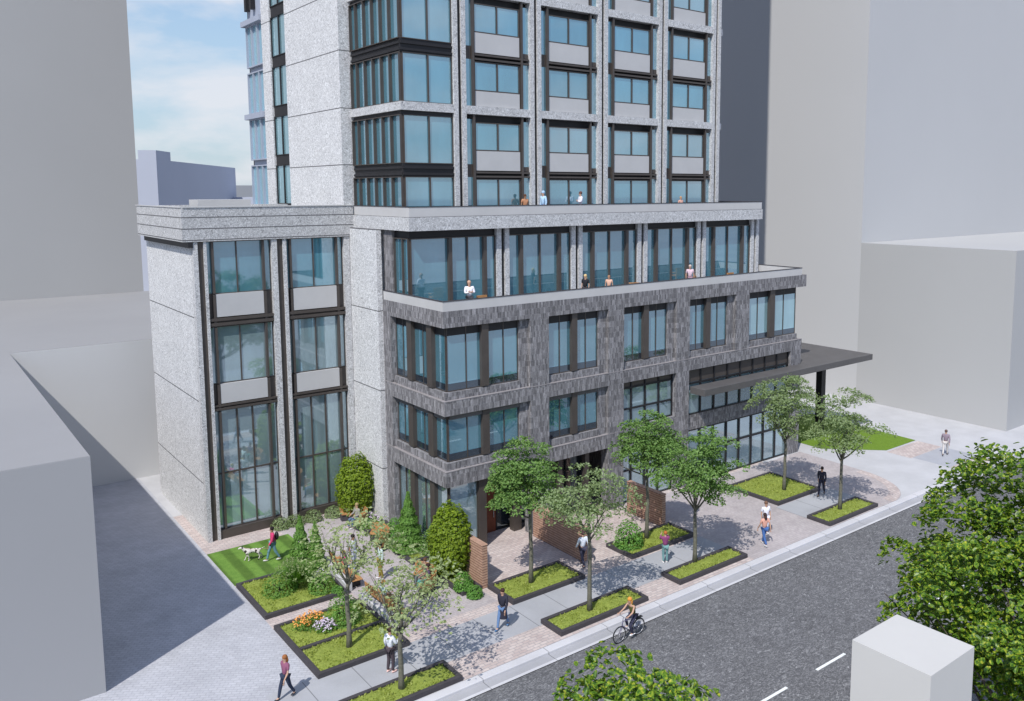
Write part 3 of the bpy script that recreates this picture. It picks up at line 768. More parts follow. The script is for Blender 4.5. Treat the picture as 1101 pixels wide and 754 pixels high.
shrub('conifer', 19.35, 37.15, .12, 3.0, .85, 'broad pointed conifer in front of the corner glazing', 'leaf_cone', 5, 'cone', 5600, .12, 'conifer')
shrub('bush', 20.0, 36.1, .1, 1.25, .55, 'dark loose bush right of the pointed conifer', 'leaf', 6, 'low', 1200, .12)
shrub('bush', 14.15, 35.6, .12, .85, .62, 'low rounded green bush at the corner of the conifer bed', 'leaf_cone', 7, 'low', 1300, .1)
shrub('bush', 13.75, 32.35, .12, 1.2, .72, 'rounded green bush beside the orange and lilac flowers', 'leaf_cone', 8, 'low', 2200, .1)
shrub('bush', 12.6, 36.6, .12, .95, .75, 'small green bush left of the tufted grass near the lawn', 'leaf_cone', 9, 'low', 1200, .1)
shrub('bush', 19.2, 31.75, .12, .8, .45, 'bright low bush at the end of the first brick screen', 'leaf_low', 10, 'low', 1100, .1)
shrub('bush', 28.2, 30.5, .12, 1.35, .75, 'bright leafy bush at the left end of the bed behind the photographer', 'leaf_low', 11, 'low', 1700, .13)
shrub('bush', 18.9, 41.2, .1, .5, .5, 'low leafy bush among white flowers near the pier', 'leaf_low', 12, 'low', 800, .09)
for k, (x, y) in enumerate(((18.3,44.0),(17.2,44.1),(16.2,44.1),(15.4,44.15))):
    shrub('bush', x, y, 0, .6, .5, ['low bush under the inner corner glazing, nearest the tall shrub','second low bush along the foot of the wing glazing','third low bush along the foot of the wing glazing','low bush at the left end of the glazing foot'][k], 'leaf_mid', 20+k, 'low', 600, .1)
for k, (x, y, h, rr, m_) in enumerate(((20.0,38.7,1.0,.42,'leaf'),(19.9,39.7,.8,.42,'leaf_low'),(19.9,35.1,1.1,.5,'leaf'),(19.0,38.2,.7,.4,'leaf_low'),(19.3,30.95,.55,.36,'leaf_low'),(14.6,34.98,.45,.28,'leaf_low'))):
    shrub('bush', x, y, .0, h, rr, ['dark bush at the glazing foot between pier and conifer','bright low bush below the brick pier','dark bush behind the tall egg shaped shrub by the screen','bright low bush behind the pointed conifer','small bright bush at the lower end of the shrub bed','small bright bush at the lower corner of the conifer bed'][k], m_, 40+k, 'low', int(900*h+300), .1)
# tufted grass
def tuft(x, y, z, h, n, label, seed):
    rng = random.Random(seed); e = empty('ornamental_grass', (x,y,z), label, 'grass plant'); b = MB(); pl = MB()
    for k in range(n):
        a = rng.uniform(0, 2*PI); o = rng.random()**.7; L = h*rng.uniform(.7,1.1); d = Vector((math.cos(a), math.sin(a), 0)); w = Vector((-d.y, d.x, 0))*.018
        prev = None; b0 = Vector((x,y,z))+d*.1*rng.random()
        for i in range(5):
            t = i/4; p = b0+d*(o*h*.75*t*t)+Vector((0,0,L*(t-.38*o*t*t))); ww = w*(1.2-t)
            n0 = len(b.v); b.v += [tuple(p-ww), tuple(p+ww)]
            if prev is not None: b.f.append((prev, prev+1, n0+1, n0))
            prev = n0
        if k % 9 == 0:
            for q in range(6): pl.leaf(p+Vector((rng.gauss(0,.03), rng.gauss(0,.03), .03+q*.03)), Vector((rng.gauss(0,1), rng.gauss(0,1), .3)), .08, rng)
    b.build('blades', M['leaf_cone'], e); pl.build('plume', M['leaf_pale'], e)
tuft(13.3, 36.5, .12, 1.3, 900, 'dark green fountain grass with pale plumes in the conifer bed', 5)
# flowers
def flowers(x, y, z, rx, ry, h, n, mat, label, seed):
    rng = random.Random(seed); e = empty('flower_clump', (x,y,z), label, 'flowers', 'flowering clumps'); lf = MB(); fl = MB()
    for k in range(n):
        a = rng.uniform(0, 2*PI); r = math.sqrt(rng.random()); px, py = x+rx*r*math.cos(a), y+ry*r*math.sin(a); hh = h*(1-.5*r*r)*rng.uniform(.7,1.1)
        for q in range(5): lf.leaf(Vector((px+rng.gauss(0,.05), py+rng.gauss(0,.05), z+hh*rng.uniform(.1,.85))), Vector((rng.gauss(0,1), rng.gauss(0,1), .8)), .11, rng)
        for q in range(3): fl.leaf(Vector((px+rng.gauss(0,.04), py+rng.gauss(0,.04), z+hh+rng.uniform(-.03,.05))), Vector((rng.gauss(0,.5), rng.gauss(0,.5), 1)), .1, rng)
    lf.build('leaves', M['leaf_cone'], e); fl.build('blossoms', M[mat], e)
flowers(12.45, 32.8, .12, .75, .5, .6, 75, 'orange', 'orange flowers in the double bed', 1)
flowers(12.85, 32.1, .12, .45, .4, .5, 75, 'lilac', 'lilac and white flowers in the double bed', 2)
flowers(19.3, 41.5, .12, .5, .6, .5, 80, 'lilac', 'whitish flowers in the bed by the brick pier', 3)
flowers(14.35, 36.35, .12, .35, .3, .6, 40, 'lilac', 'small pale flowers beside the conifer pair', 4)

# ================================================================== SCREENS, BENCHES
def screen(x0, x1, y0, y1, h, label):
    e = empty('brick_screen', ((x0+x1)/2,(y0+y1)/2,0), label, 'screen wall', 'horizontally coursed terracotta screens')
    b = MB(); b.box(x0,x1,y0,y1,0,h); b.build('brickwork', M['terracotta'], e)
    b = MB(); b.box(x0-.02,x1+.02,y0-.02,y1+.02,h,h+.04); b.build('coping', M['terracotta'], e)
screen(20.0, 20.28, 31.38, 35.0-.35, 2.02, 'left terracotta screen beside the tall egg shaped shrub')
screen(25.35, 25.62, 30.7, 34.8, 1.7, 'middle terracotta screen at the right side of the entrance court')
screen(31.45, 31.72, 31.42, 34.2, 1.75, 'right terracotta screen behind the kerbside trees')

def bench(x, y, L, label, rz=0):
    e = empty('bench', (x,y,0), label, 'bench', 'wooden benches round the garden court', rz)
    def add(nm, mb, mat, bv=.01):
        o = bpy.data.objects.new(nm, mb.mesh(nm, mat)); COL.objects.link(o); o.parent = e
        m_ = o.modifiers.new('bevel','BEVEL'); m_.width = bv; m_.limit_method = 'ANGLE'; return o
    b = MB(); b.box(-.62,-.3,-L/2,L/2,0,.42); add('plinth', b, M['apron'], .03)
    b = MB()
    for k in range(4): b.box(-.28+.125*k, -.28+.125*k+.11, -L/2, L/2, .41, .45)
    add('seat', b, M['wood'])
    b = MB()
    for k in range(3): b.box(-.33+.02*(1-k), -.29+.02*(1-k), -L/2, L/2, .44+.155*k, .44+.155*k+.145)
    add('backrest', b, M['wood'])
    for s in (-1, 1):
        b = MB(); b.box(-.28, .2, s*L*.38-.03, s*L*.38+.03, 0, .41); b.box(-.34,-.311, s*L*.38-.03, s*L*.38+.03, .38, .84); add('leg', b, M['black'], .005)
    return e
bench(15.72, 36.4, 3.0, 'straight wooden bench beside the conifer bed with a seated person in pink', R(-4))
bench(15.75, 32.3, 2.9, 'straight wooden bench beside the flower bed, lower of the two', R(2))
def curved_bench(cx, cy, r, a0, a1, label):
    e = empty('curved_bench', (cx,cy,0), label, 'bench', 'curved wooden seats along the glazing side')
    def arc_(r0, r1, z0, z1, nm, mat):
        b = MB(); n = 16
        pts = [(cx+r1*math.cos(a0+(a1-a0)*i/n), cy+r1*math.sin(a0+(a1-a0)*i/n)) for i in range(n+1)]+[(cx+r0*math.cos(a1-(a1-a0)*i/n), cy+r0*math.sin(a1-(a1-a0)*i/n)) for i in range(n+1)]
        b.prism(pts, z0, z1); b.build(nm, mat, e, bevel=.01)
    arc_(r-.2, r+.16, 0, .38, 'base', M['edging']); arc_(r-.28, r+.2, .38, .45, 'seat', M['wood']); arc_(r+.21, r+.26, .3, .85, 'backrest', M['wood'])
curved_bench(18.2, 42.2, .95, R(-75), R(80), 'curved wooden seat in the inner corner holding a seated man')
curved_bench(17.9, 39.0, .95, R(-80), R(50), 'curved wooden seat behind the standing man in the court')
curved_bench(17.4, 33.4, .95, R(-85), R(50), 'curved wooden seat holding two seated people beside the round shrub')

# terrace chairs
def chair(x, y, z, rz, label):
    e = empty('terrace_chair', (x,y,z), label, 'chair', 'wooden chairs on the roof terraces', rz)
    def add(nm, mb, mat):
        o = bpy.data.objects.new(nm, mb.mesh(nm, mat)); COL.objects.link(o); o.parent = e; return o
    b = MB(); b.box(-.3,.3,-.28,.28,.38,.46); add('seat', b, M['wood'])
    b = MB(); b.box(-.3,.3,.24,.30,.46,.95); add('backrest', b, M['wood'])
    for sx in (-1,1):
        b = MB(); b.box(sx*.3-.03,sx*.3+.03,-.28,.23,.6,.64); add('armrest', b, M['wood'])
        for sy in (-1,1):
            b = MB(); b.box(sx*.27-.025,sx*.27+.025,sy*.25-.025,sy*.25+.025,0,.38 if sy > 0 else .6); add('leg', b, M['wood'])
for x, y, z, rz, l in ((21.0,36.2,11.75,1.6,'wooden chair at the left corner of the brick terrace'),(23.5,36.3,11.75,0,'wooden chair right of the man in white on the brick terrace'),
    (33.8,36.3,11.75,2.5,'wooden chair in the middle of the brick terrace'),(39.2,36.2,11.75,.4,'wooden chair next to the standing figure on the right of the terrace'),(42.5,36.2,11.75,0,'wooden chair furthest right on the brick terrace')):
    chair(x, y, z, rz, l)

# ================================================================== PEOPLE
def cloth(name, c): return plain(name, c, .85, .12, 14, 0, .2)
SK = [cloth('skin_light', (.50,.31,.22)), cloth('skin_mid', (.34,.20,.13)), cloth('skin_dark', (.13,.07,.045))]
def skin_mesh(nodes, edges, sub=1):
    """nodes: (pos, radius); node 0 is the root"""
    me = bpy.data.meshes.new('skeleton'); me.from_pydata([tuple(p) for p, r in nodes], edges, [])
    o = bpy.data.objects.new('skeleton', me); COL.objects.link(o)
    o.modifiers.new('skin', 'SKIN')
    lay = me.skin_vertices[0] if len(me.skin_vertices) else None
    for i, (p, r) in enumerate(nodes):
        rr = r if isinstance(r, tuple) else (r, r); lay.data[i].radius = rr; lay.data[i].use_root = (i == 0)
    m = o.modifiers.new('sub', 'SUBSURF'); m.levels = sub; m.render_levels = sub
    dg = bpy.context.evaluated_depsgraph_get(); ev = o.evaluated_get(dg); em = ev.to_mesh()
    V = [v.co.copy() for v in em.vertices]; F = [tuple(p.vertices) for p in em.polygons]
    ev.to_mesh_clear(); bpy.data.objects.remove(o); bpy.data.meshes.remove(me)
    return V, F
def addmesh(mb, VF):
    V, F = VF; n = len(mb.v); mb.v += [tuple(v) for v in V]; mb.f += [tuple(i+n for i in f) for f in F]
def person(x, y, z, face, label, pose='stand', top=(.6,.6,.62), legs=(.08,.09,.13), hair=(.05,.03,.02), skin=0, sleeves='long', longhair=False, coat=False, shoes=(.6,.6,.6), h=1.75, group=None, bag=False, phone=False, skirt=False, bare=False):
    e = empty('person', (x,y,z), label, 'person', group, face-PI/2)
    k = h/1.75; V = Vector
    P = {}
    pz = .96
    sit = pose in ('sit','cycle')
    lean = V((0,0,0))
    if pose == 'sit': pz = .52
    if pose == 'cycle': pz = .98; lean = V((0,.14,0))
    P['pelvis'] = V((0,0,pz)); P['belly'] = V((0,.01,pz+.17))+lean*.4; P['chest'] = V((0,.0,pz+.37))+lean
    P['neck'] = V((0,-.005,pz+.53))+lean*1.35; P['head'] = V((0,.02,pz+.63))+lean*1.5; P['crown'] = V((0,.01,pz+.73))+lean*1.6
    for s, n in ((-1,'L'),(1,'R')):
        P['sh'+n] = P['chest']+V((s*.19,-.01,.09)); P['hip'+n] = P['pelvis']+V((s*.095,0,-.05))
        st = {'walk':s*.26, 'stand':s*.02}.get(pose, 0)
        if pose == 'sit':
            P['kn'+n] = V((s*.12,.43,.5)); P['an'+n] = V((s*.12,.42+s*.05,.09)); P['to'+n] = P['an'+n]+V((0,.15,-.04))
        elif pose == 'cycle':
            P['kn'+n] = V((s*.12,.32,.72+s*.1)); P['an'+n] = V((s*.11,.18+s*.05,.36+s*.14)); P['to'+n] = P['an'+n]+V((0,.15,-.02))
        else:
            P['kn'+n] = V((s*.10,st*.55+.03,.5)); P['an'+n] = V((s*.095,st*1.05-(.04 if st < 0 else 0),.09+(.06 if st < -.1 else 0))); P['to'+n] = P['an'+n]+V((s*.02,.15,-.05+(0 if st > -.1 else -.02)))
        sw = -st*.8
        P['el'+n] = P['sh'+n]+V((s*.06,sw*.45-.02,-.28)); P['wr'+n] = P['el'+n]+V((0,sw*.6+.05,-.24)); P['ha'+n] = P['wr'+n]+V((0,.02,-.09))
        if pose == 'sit': P['el'+n] = P['sh'+n]+V((s*.05,.06,-.26)); P['wr'+n] = P['el'+n]+V((-s*.06,.22,-.03)); P['ha'+n] = P['wr'+n]+V((-s*.02,.08,-.02))
        if pose == 'cycle': P['el'+n] = P['sh'+n]+V((s*.06,.16,-.22)); P['wr'+n] = P['el'+n]+V((0,.22,-.09)); P['ha'+n] = P['wr'+n]+V((0,.08,-.01))
        if pose == 'crossed': P['el'+n] = P['sh'+n]+V((s*.05,.06,-.26)); P['wr'+n] = P['el'+n]+V((-s*.2,.17,.04)); P['ha'+n] = P['wr'+n]+V((-s*.09,.0,.03))
        if pose == 'photo': P['el'+n] = P['sh'+n]+V((s*.05,.2,-.14)); P['wr'+n] = P['el'+n]+V((-s*.1,.17,.16)); P['ha'+n] = P['wr'+n]+V((-s*.03,.05,.06))
        if phone and s == 1: P['el'+n] = P['sh'+n]+V((s*.05,.08,-.26)); P['wr'+n] = P['el'+n]+V((-.06,.2,.12)); P['ha'+n] = P['wr'+n]+V((-.01,.06,.06))
    for q in P: P[q] = P[q]*k
    nm = ['pelvis','belly','chest','neck','head','crown']+[a+b for a in ('sh','el','wr','ha') for b in 'LR']+[a+b for a in ('hip','kn','an','to') for b in 'LR']
    rd = dict(pelvis=(.135,.10),belly=(.12,.09),chest=(.145,.10),neck=.052,head=(.078,.092),crown=(.06,.075),shL=.058,shR=.058,elL=.04,elR=.04,wrL=.027,wrR=.027,haL=(.032,.02),haR=(.032,.02),hipL=.088,hipR=.088,knL=.058,knR=.058,anL=.038,anR=.038,toL=.034,toR=.034)
    slim = dict(pelvis=.68, belly=.68, chest=.68, shL=.7, shR=.7, hipL=.75, hipR=.75, knL=.8, knR=.8)
    E_ = [('pelvis','belly'),('belly','chest'),('chest','neck'),('neck','head'),('head','crown')]
    for n in 'LR': E_ += [('chest','sh'+n),('sh'+n,'el'+n),('el'+n,'wr'+n),('wr'+n,'ha'+n),('pelvis','hip'+n),('hip'+n,'kn'+n),('kn'+n,'an'+n),('an'+n,'to'+n)]
    def sub_skin(names, inflate, edges=None, trim=None):
        ns = [n for n in nm if n in names]; idx = {n: i for i, n in enumerate(ns)}
        nodes = []
        for n in ns:
            r = rd[n]
            r = r if isinstance(r, tuple) else (r, r)
            if inflate == 0 and n in slim: r = (r[0]*slim[n], r[1]*slim[n]); r = r if isinstance(r, tuple) else (r, r)
            p = P[n]
            if trim and n in trim: p = P[trim[n][0]].lerp(P[n], trim[n][1])
            nodes.append((p, (r[0]*k+inflate, r[1]*k+inflate)))
        ed = [(idx[a], idx[b]) for a, b in E_ if a in idx and b in idx]
        return skin_mesh(nodes, ed)
    body = MB(); addmesh(body, sub_skin(nm, 0))
    # nose, fingers and thumb are part of the same mesh
    hd = P['head']; body.ball(hd+V((0,.095*k,0)), .018*k, 6, 4, (.7,1,1.2))
    for s in (-1,1): body.ball(hd+V((s*.08*k,0,0)), .022*k, 6, 4, (.4,.8,1.2))
    for n, s in (('L',-1),('R',1)):
        w = P['ha'+n]; d = (P['ha'+n]-P['wr'+n]).normalized(); side = V((0,1,0)) if abs(d.z) > .6 else V((1,0,0))
        side = (side-d*side.dot(d)).normalized(); cu = d.cross(side)*s
        for i, L in enumerate((.065,.078,.072,.055)):
            p0 = w+side*(-.027+.018*i)*k+d*.01*k; p1 = p0+d*L*.5*k; p2 = p1+(d*.85+cu*.4).normalized()*L*.5*k
            body.tube([p0,p1,p2], [.010*k,.009*k,.006*k], 5)
        p0 = w-d*.02*k-side*.03*k; p1 = p0-side*.025*k+d*.03*k; body.tube([p0,p1,p1+d*.03*k], [.011*k,.010*k,.007*k], 5)
    def add(nm_, mb, mat, smooth=True):
        o = bpy.data.objects.new(nm_, mb.mesh(nm_, mat, smooth)); COL.objects.link(o); o.parent = e; return o
    add('body', body, SK[skin])
    uid = str(len(bpy.data.materials))
    b = MB(); ns = ['belly','chest','shL','shR','elL','elR']+(['wrL','wrR'] if sleeves == 'long' else [])+['pelvis']
    tr = {'wrL':('elL',.9),'wrR':('elR',.9)} if sleeves == 'long' else {'elL':('shL',.75),'elR':('shR',.75)}
    if sleeves == 'none': ns = ['pelvis','belly','chest','shL','shR']; tr = {}
    addmesh(b, sub_skin(ns, .017, trim=tr)); 
    if coat or skirt:
        n0 = 12; z0 = P['pelvis'].z+.05; z1 = P['pelvis'].z-(.5 if coat else .42)*k; base = len(b.v)
        for z, r in ((z0,.15),( (z0+z1)/2,.18),(z1,.2)):
            for i in range(n0): a = 2*PI*i/n0; b.v.append((math.cos(a)*r*k, math.sin(a)*r*.78*k, z))
        for j in range(2):
            for i in range(n0): b.f.append((base+j*n0+(i+1)%n0, base+j*n0+i, base+(j+1)*n0+i, base+(j+1)*n0+(i+1)%n0))
    add('coat' if coat else 'shirt', b, cloth('cloth_'+uid, top))
    if not bare:
        b = MB(); addmesh(b, sub_skin(['pelvis','hipL','hipR','knL','knR','anL','anR'], .015)); add('trousers', b, cloth('trousers_'+uid, legs))
    sm = cloth('shoe_'+uid, shoes)
    for n in 'LR':
        b = MB(); a = P['an'+n]; t = P['to'+n]; d = (t-a); ang = math.atan2(d.x, d.y)
        b.ball(a.lerp(t, .45)-V((0,0,.02)), .07*k, 9, 6, (.68,1.95,.62), Matrix.Rotation(-ang, 3, 'Z')); add('shoe', b, sm)
    b = MB(); hc = (P['head']+P['crown'])/2
    b.ball(hc+V((0,-.022*k,.035*k)), .098*k, 12, 8, (1,1.08,1.0)); 
    if longhair: b.tube([hc+V((0,-.06*k,0)), hc+V((0,-.09*k,-.14*k)), hc+V((0,-.07*k,-.27*k))], [.085*k,.08*k,.04*k], 8)
    else: pass
    add('hair', b, cloth('hair_'+uid, hair))
    for s in (-1,1):
        b = MB(); b.ball(hd+V((s*.032*k,.082*k,.025*k)), .011*k, 6, 4); add('eye', b, M['black'])
    b = MB(); b.ball(hd+V((0,.085*k,-.042*k)), .02*k, 6, 4, (1,.35,.3)); add('mouth', b, cloth('lip_'+uid, (.33,.11,.09)))
    return e, P, k
def hold(e_, P_, k_, name, label, cat, off, dims, mat):
    """a thing carried in the right hand: its own top-level object"""
    rz = Matrix.Rotation(e_.rotation_euler.z, 3, 'Z'); w = Vector(e_.location)+rz @ (P_['haR']+Vector(off))
    b = MB(); dx, dy, dz = dims; b.box(-dx, dx, -dy, dy, -dz, dz); o = bpy.data.objects.new(name, b.mesh(name, mat)); o.location = w; o.rotation_euler.z = e_.rotation_euler.z
    COL.objects.link(o); m_ = o.modifiers.new('bevel','BEVEL'); m_.width = .006; return tag(o, label, cat)
W = -R(31)
person(9.95, 28.7, .005, R(195), 'person in purple checked top and dark jeans walking at the bottom left', 'walk', (.24,.09,.15), (.03,.04,.07), (.28,.11,.04), 0, 'short', True, h=1.62, shoes=(.05,.05,.06))
pe = person(13.62, 27.85, .01, R(15), 'person in white shirt and dark trousers looking at a phone beside a thin tree', 'stand', (.72,.74,.80), (.07,.055,.065), (.06,.035,.03), 0, 'long', phone=True, h=1.78, shoes=(.75,.5,.45))
hold(*pe, 'phone', 'black phone held by the person in the white shirt', 'phone', (0,.03,.06), (.035,.006,.07), M['black'])
person(18.74, 27.9, .01, R(205), 'person in a long black jacket walking along the sidewalk', 'walk', (.03,.03,.045), (.12,.20,.36), (.05,.025,.02), 0, 'long', False, coat=True, h=1.72, shoes=(.1,.2,.35))
person(28.4, 28.12, .01, R(60), 'person in purple top and teal trousers lifting a camera with both hands', 'photo', (.23,.06,.16), (.16,.30,.30), (.42,.13,.04), 0, 'long', h=1.6, shoes=(.8,.8,.8))
person(25.05, 30.35, .005, R(80), 'person in a white shirt standing partly behind a tree by the middle screen', 'walk', (.70,.74,.82), (.05,.05,.08), (.07,.04,.04), 0, 'long', h=1.75, shoes=(.05,.05,.07))
pd = person(13.62, 40.3, .03, R(170), 'person in pink top with black backpack walking a dog on the lawn', 'walk', (.55,.05,.15), (.14,.27,.33), (.02,.015,.015), 1, 'long', h=1.72)
person(42.16, 28.87, .012, R(200), 'person in a black suit walking by the rightmost tree', 'walk', (.025,.025,.04), (.03,.03,.05), (.02,.015,.015), 1, 'long', h=1.75, shoes=(.03,.03,.03))
person(55.24, 28.16, .004, R(20), 'person in a grey mauve jacket and pale trousers on the far blue grey slab', 'walk', (.25,.20,.24), (.55,.52,.50), (.12,.08,.07), 0, 'long', h=1.8, shoes=(.1,.1,.1))
person(33.8, 26.42, .008, R(75), 'person in salmon pink top and blue jeans seen from behind', 'walk', (.68,.36,.28), (.06,.13,.33), (.05,.03,.03), 0, 'short', longhair=True, h=1.7)
person(35.0, 27.3, .008, R(250), 'person in a white shirt beside the one in salmon pink', 'stand', (.72,.72,.80), (.65,.65,.72), (.16,.09,.06), 0, 'short', h=1.78)
person(16.3, 36.95, .008, R(-60), 'person in white top and pale trousers standing in the court, left of two', 'stand', (.62,.66,.66), (.55,.6,.66), (.02,.015,.015), 1, 'short', h=1.75)
person(16.85, 35.2, .008, R(170), 'person in pale mint shirt and olive trousers standing in the court, right of two', 'stand', (.50,.60,.56), (.24,.19,.04), (.02,.015,.015), 1, 'long', h=1.78)
person(18.72, 41.8, 0, R(190), 'person in grey seated on the curved seat in the inner corner', 'sit', (.30,.28,.26), (.10,.16,.24), (.32,.25,.12), 0, 'long', h=1.75)
person(15.68, 36.6, 0, R(-15), 'person in bright pink seated on the upper wooden bench', 'sit', (.55,.06,.22), (.45,.52,.58), (.38,.27,.04), 0, 'short', h=1.65)
person(15.72, 32.6, 0, R(10), 'person in pale mint top seated on the lower wooden bench', 'sit', (.52,.64,.60), (.30,.16,.08), (.40,.24,.08), 0, 'short', h=1.68)
person(18.02, 32.85, 0, R(165), 'person in dark purple seated at the left of the curved seat by the screen', 'sit', (.08,.05,.11), (.10,.28,.24), (.04,.02,.02), 1, 'short', h=1.68)
person(18.22, 33.45, 0, R(180), 'person in brown and grey seated at the right of the curved seat by the screen', 'sit', (.24,.18,.12), (.14,.16,.16), (.10,.05,.03), 0, 'long', h=1.68)
# terraces
person(22.6, 36.3, 11.75, R(255), 'bald person in white shirt with crossed arms on the brick terrace', 'crossed', (.78,.76,.80), (.05,.05,.06), (.5,.31,.22), 0, 'long', h=1.78)
person(30.15, 36.3, 11.75, R(200), 'blonde person in black top on the brick terrace', 'stand', (.02,.02,.025), (.03,.03,.04), (.62,.45,.22), 0, 'short', True, h=1.62)
person(31.9, 36.3, 11.75, R(220), 'person in peach top near the blonde one on the brick terrace', 'stand', (.62,.38,.28), (.5,.4,.35), (.35,.2,.12), 0, 'short', True, h=1.45)
person(38.55, 36.3, 11.75, R(230), 'person in mauve white top standing at the right of the brick terrace', 'stand', (.60,.45,.50), (.3,.2,.25), (.5,.4,.35), 0, 'short', h=1.68)
person(27.6, 38.42, 16.2, R(270), 'person with brown hair behind the upper parapet, leftmost', 'stand', (.45,.22,.12), (.2,.1,.1), (.10,.05,.03), 1, 'short', h=1.6)
person(28.85, 38.42, 16.2, R(180), 'person in pale blue behind the upper parapet', 'stand', (.42,.60,.78), (.3,.4,.6), (.35,.5,.65), 0, 'long', h=1.78)
person(31.55, 38.42, 16.2, R(160), 'person in white behind the upper parapet', 'crossed', (.75,.73,.80), (.1,.1,.12), (.12,.06,.05), 0, 'long', h=1.74)
person(39.85, 38.42, 16.2, R(270), 'short person behind the upper parapet, rightmost', 'stand', (.60,.35,.28), (.2,.1,.1), (.45,.25,.12), 0, 'short', h=1.4)

# backpack, dog, leash
b = MB(); b.ball((0,-.02,0), .17, 10, 8, (.85,.6,1.25)); o = bpy.data.objects.new('backpack', b.mesh('backpack', M['black'], True))
rz = Matrix.Rotation(R(170)-PI/2, 3, 'Z'); o.location = Vector((13.62,40.3,.03))+rz @ Vector((0,-.19,1.24)); o.rotation_euler.z = R(170)-PI/2; COL.objects.link(o)
tag(o, 'black backpack worn by the person walking the dog', 'backpack')
def dog(x, y, z, face):
    e = empty('dog', (x,y,z), 'white dog with dark spots walking on the lawn ahead of its owner', 'dog', None, face-PI/2); V = Vector
    m, nt, Pn = newmat('spotted_coat'); t = nt.nodes.new('ShaderNodeTexCoord'); n = noisen(nt, t.outputs['Object'], 9, 1, .4)
    finish(nt, Pn, ramp(nt, n, [(.40, (.045,.035,.03)), (.44, (.66,.62,.58))]), .85, spec=.2)
    nodes = [(V((0,-.28,.50)), (.10,.11)),(V((0,-.02,.49)), (.095,.11)),(V((0,.24,.50)), (.10,.14)),(V((0,.37,.60)), (.06,.08)),(V((0,.47,.72)), (.062,.062)),(V((0,.58,.70)), (.04,.04)),(V((0,.65,.68)), (.028,.028)),
             (V((0,-.42,.52)), .022),(V((0,-.58,.60)), .012)]
    ed = [(0,1),(1,2),(2,3),(3,4),(4,5),(5,6),(0,7),(7,8)]
    for s in (-1,1):
        i = len(nodes); nodes += [(V((s*.07,.24,.38)), .05),(V((s*.075,.22+s*.05,.22)), .03),(V((s*.075,.25+s*.09,.05)), .022),(V((s*.075,.30+s*.09,.03)), .025)]; ed += [(2,i),(i,i+1),(i+1,i+2),(i+2,i+3)]
        i = len(nodes); nodes += [(V((s*.07,-.26,.36)), .065),(V((s*.075,-.40-s*.05,.20)), .032),(V((s*.075,-.36-s*.08,.05)), .022),(V((s*.075,-.31-s*.08,.03)), .025)]; ed += [(0,i),(i,i+1),(i+1,i+2),(i+2,i+3)]
    b = MB(); addmesh(b, skin_mesh(nodes, ed))
    o = bpy.data.objects.new('body', b.mesh('body', m, True)); COL.objects.link(o); o.parent = e
    for s in (-1,1):
        b = MB(); b.ball((s*.055,.45,.735), .045, 8, 6, (.35,.7,1.2)); o = bpy.data.objects.new('ear', b.mesh('ear', M['black'], True)); COL.objects.link(o); o.parent = e
    b = MB(); b.ball((0,.675,.685), .018, 6, 5); o = bpy.data.objects.new('nose', b.mesh('nose', M['black'], True)); COL.objects.link(o); o.parent = e
dog(12.85, 41.0, .03, R(165))
b = MB(); P0 = Vector((13.62,40.3,.03))+rz @ pd[1]['haL']; P1 = Vector((12.5,41.1,.72))
b.tube([P0, P0.lerp(P1,.5)-Vector((0,0,.08)), P1], [.008]*3, 5)
tag(b.build('leash', M['terracotta']), 'thin red leash between the walker in pink and the spotted dog', 'leash')

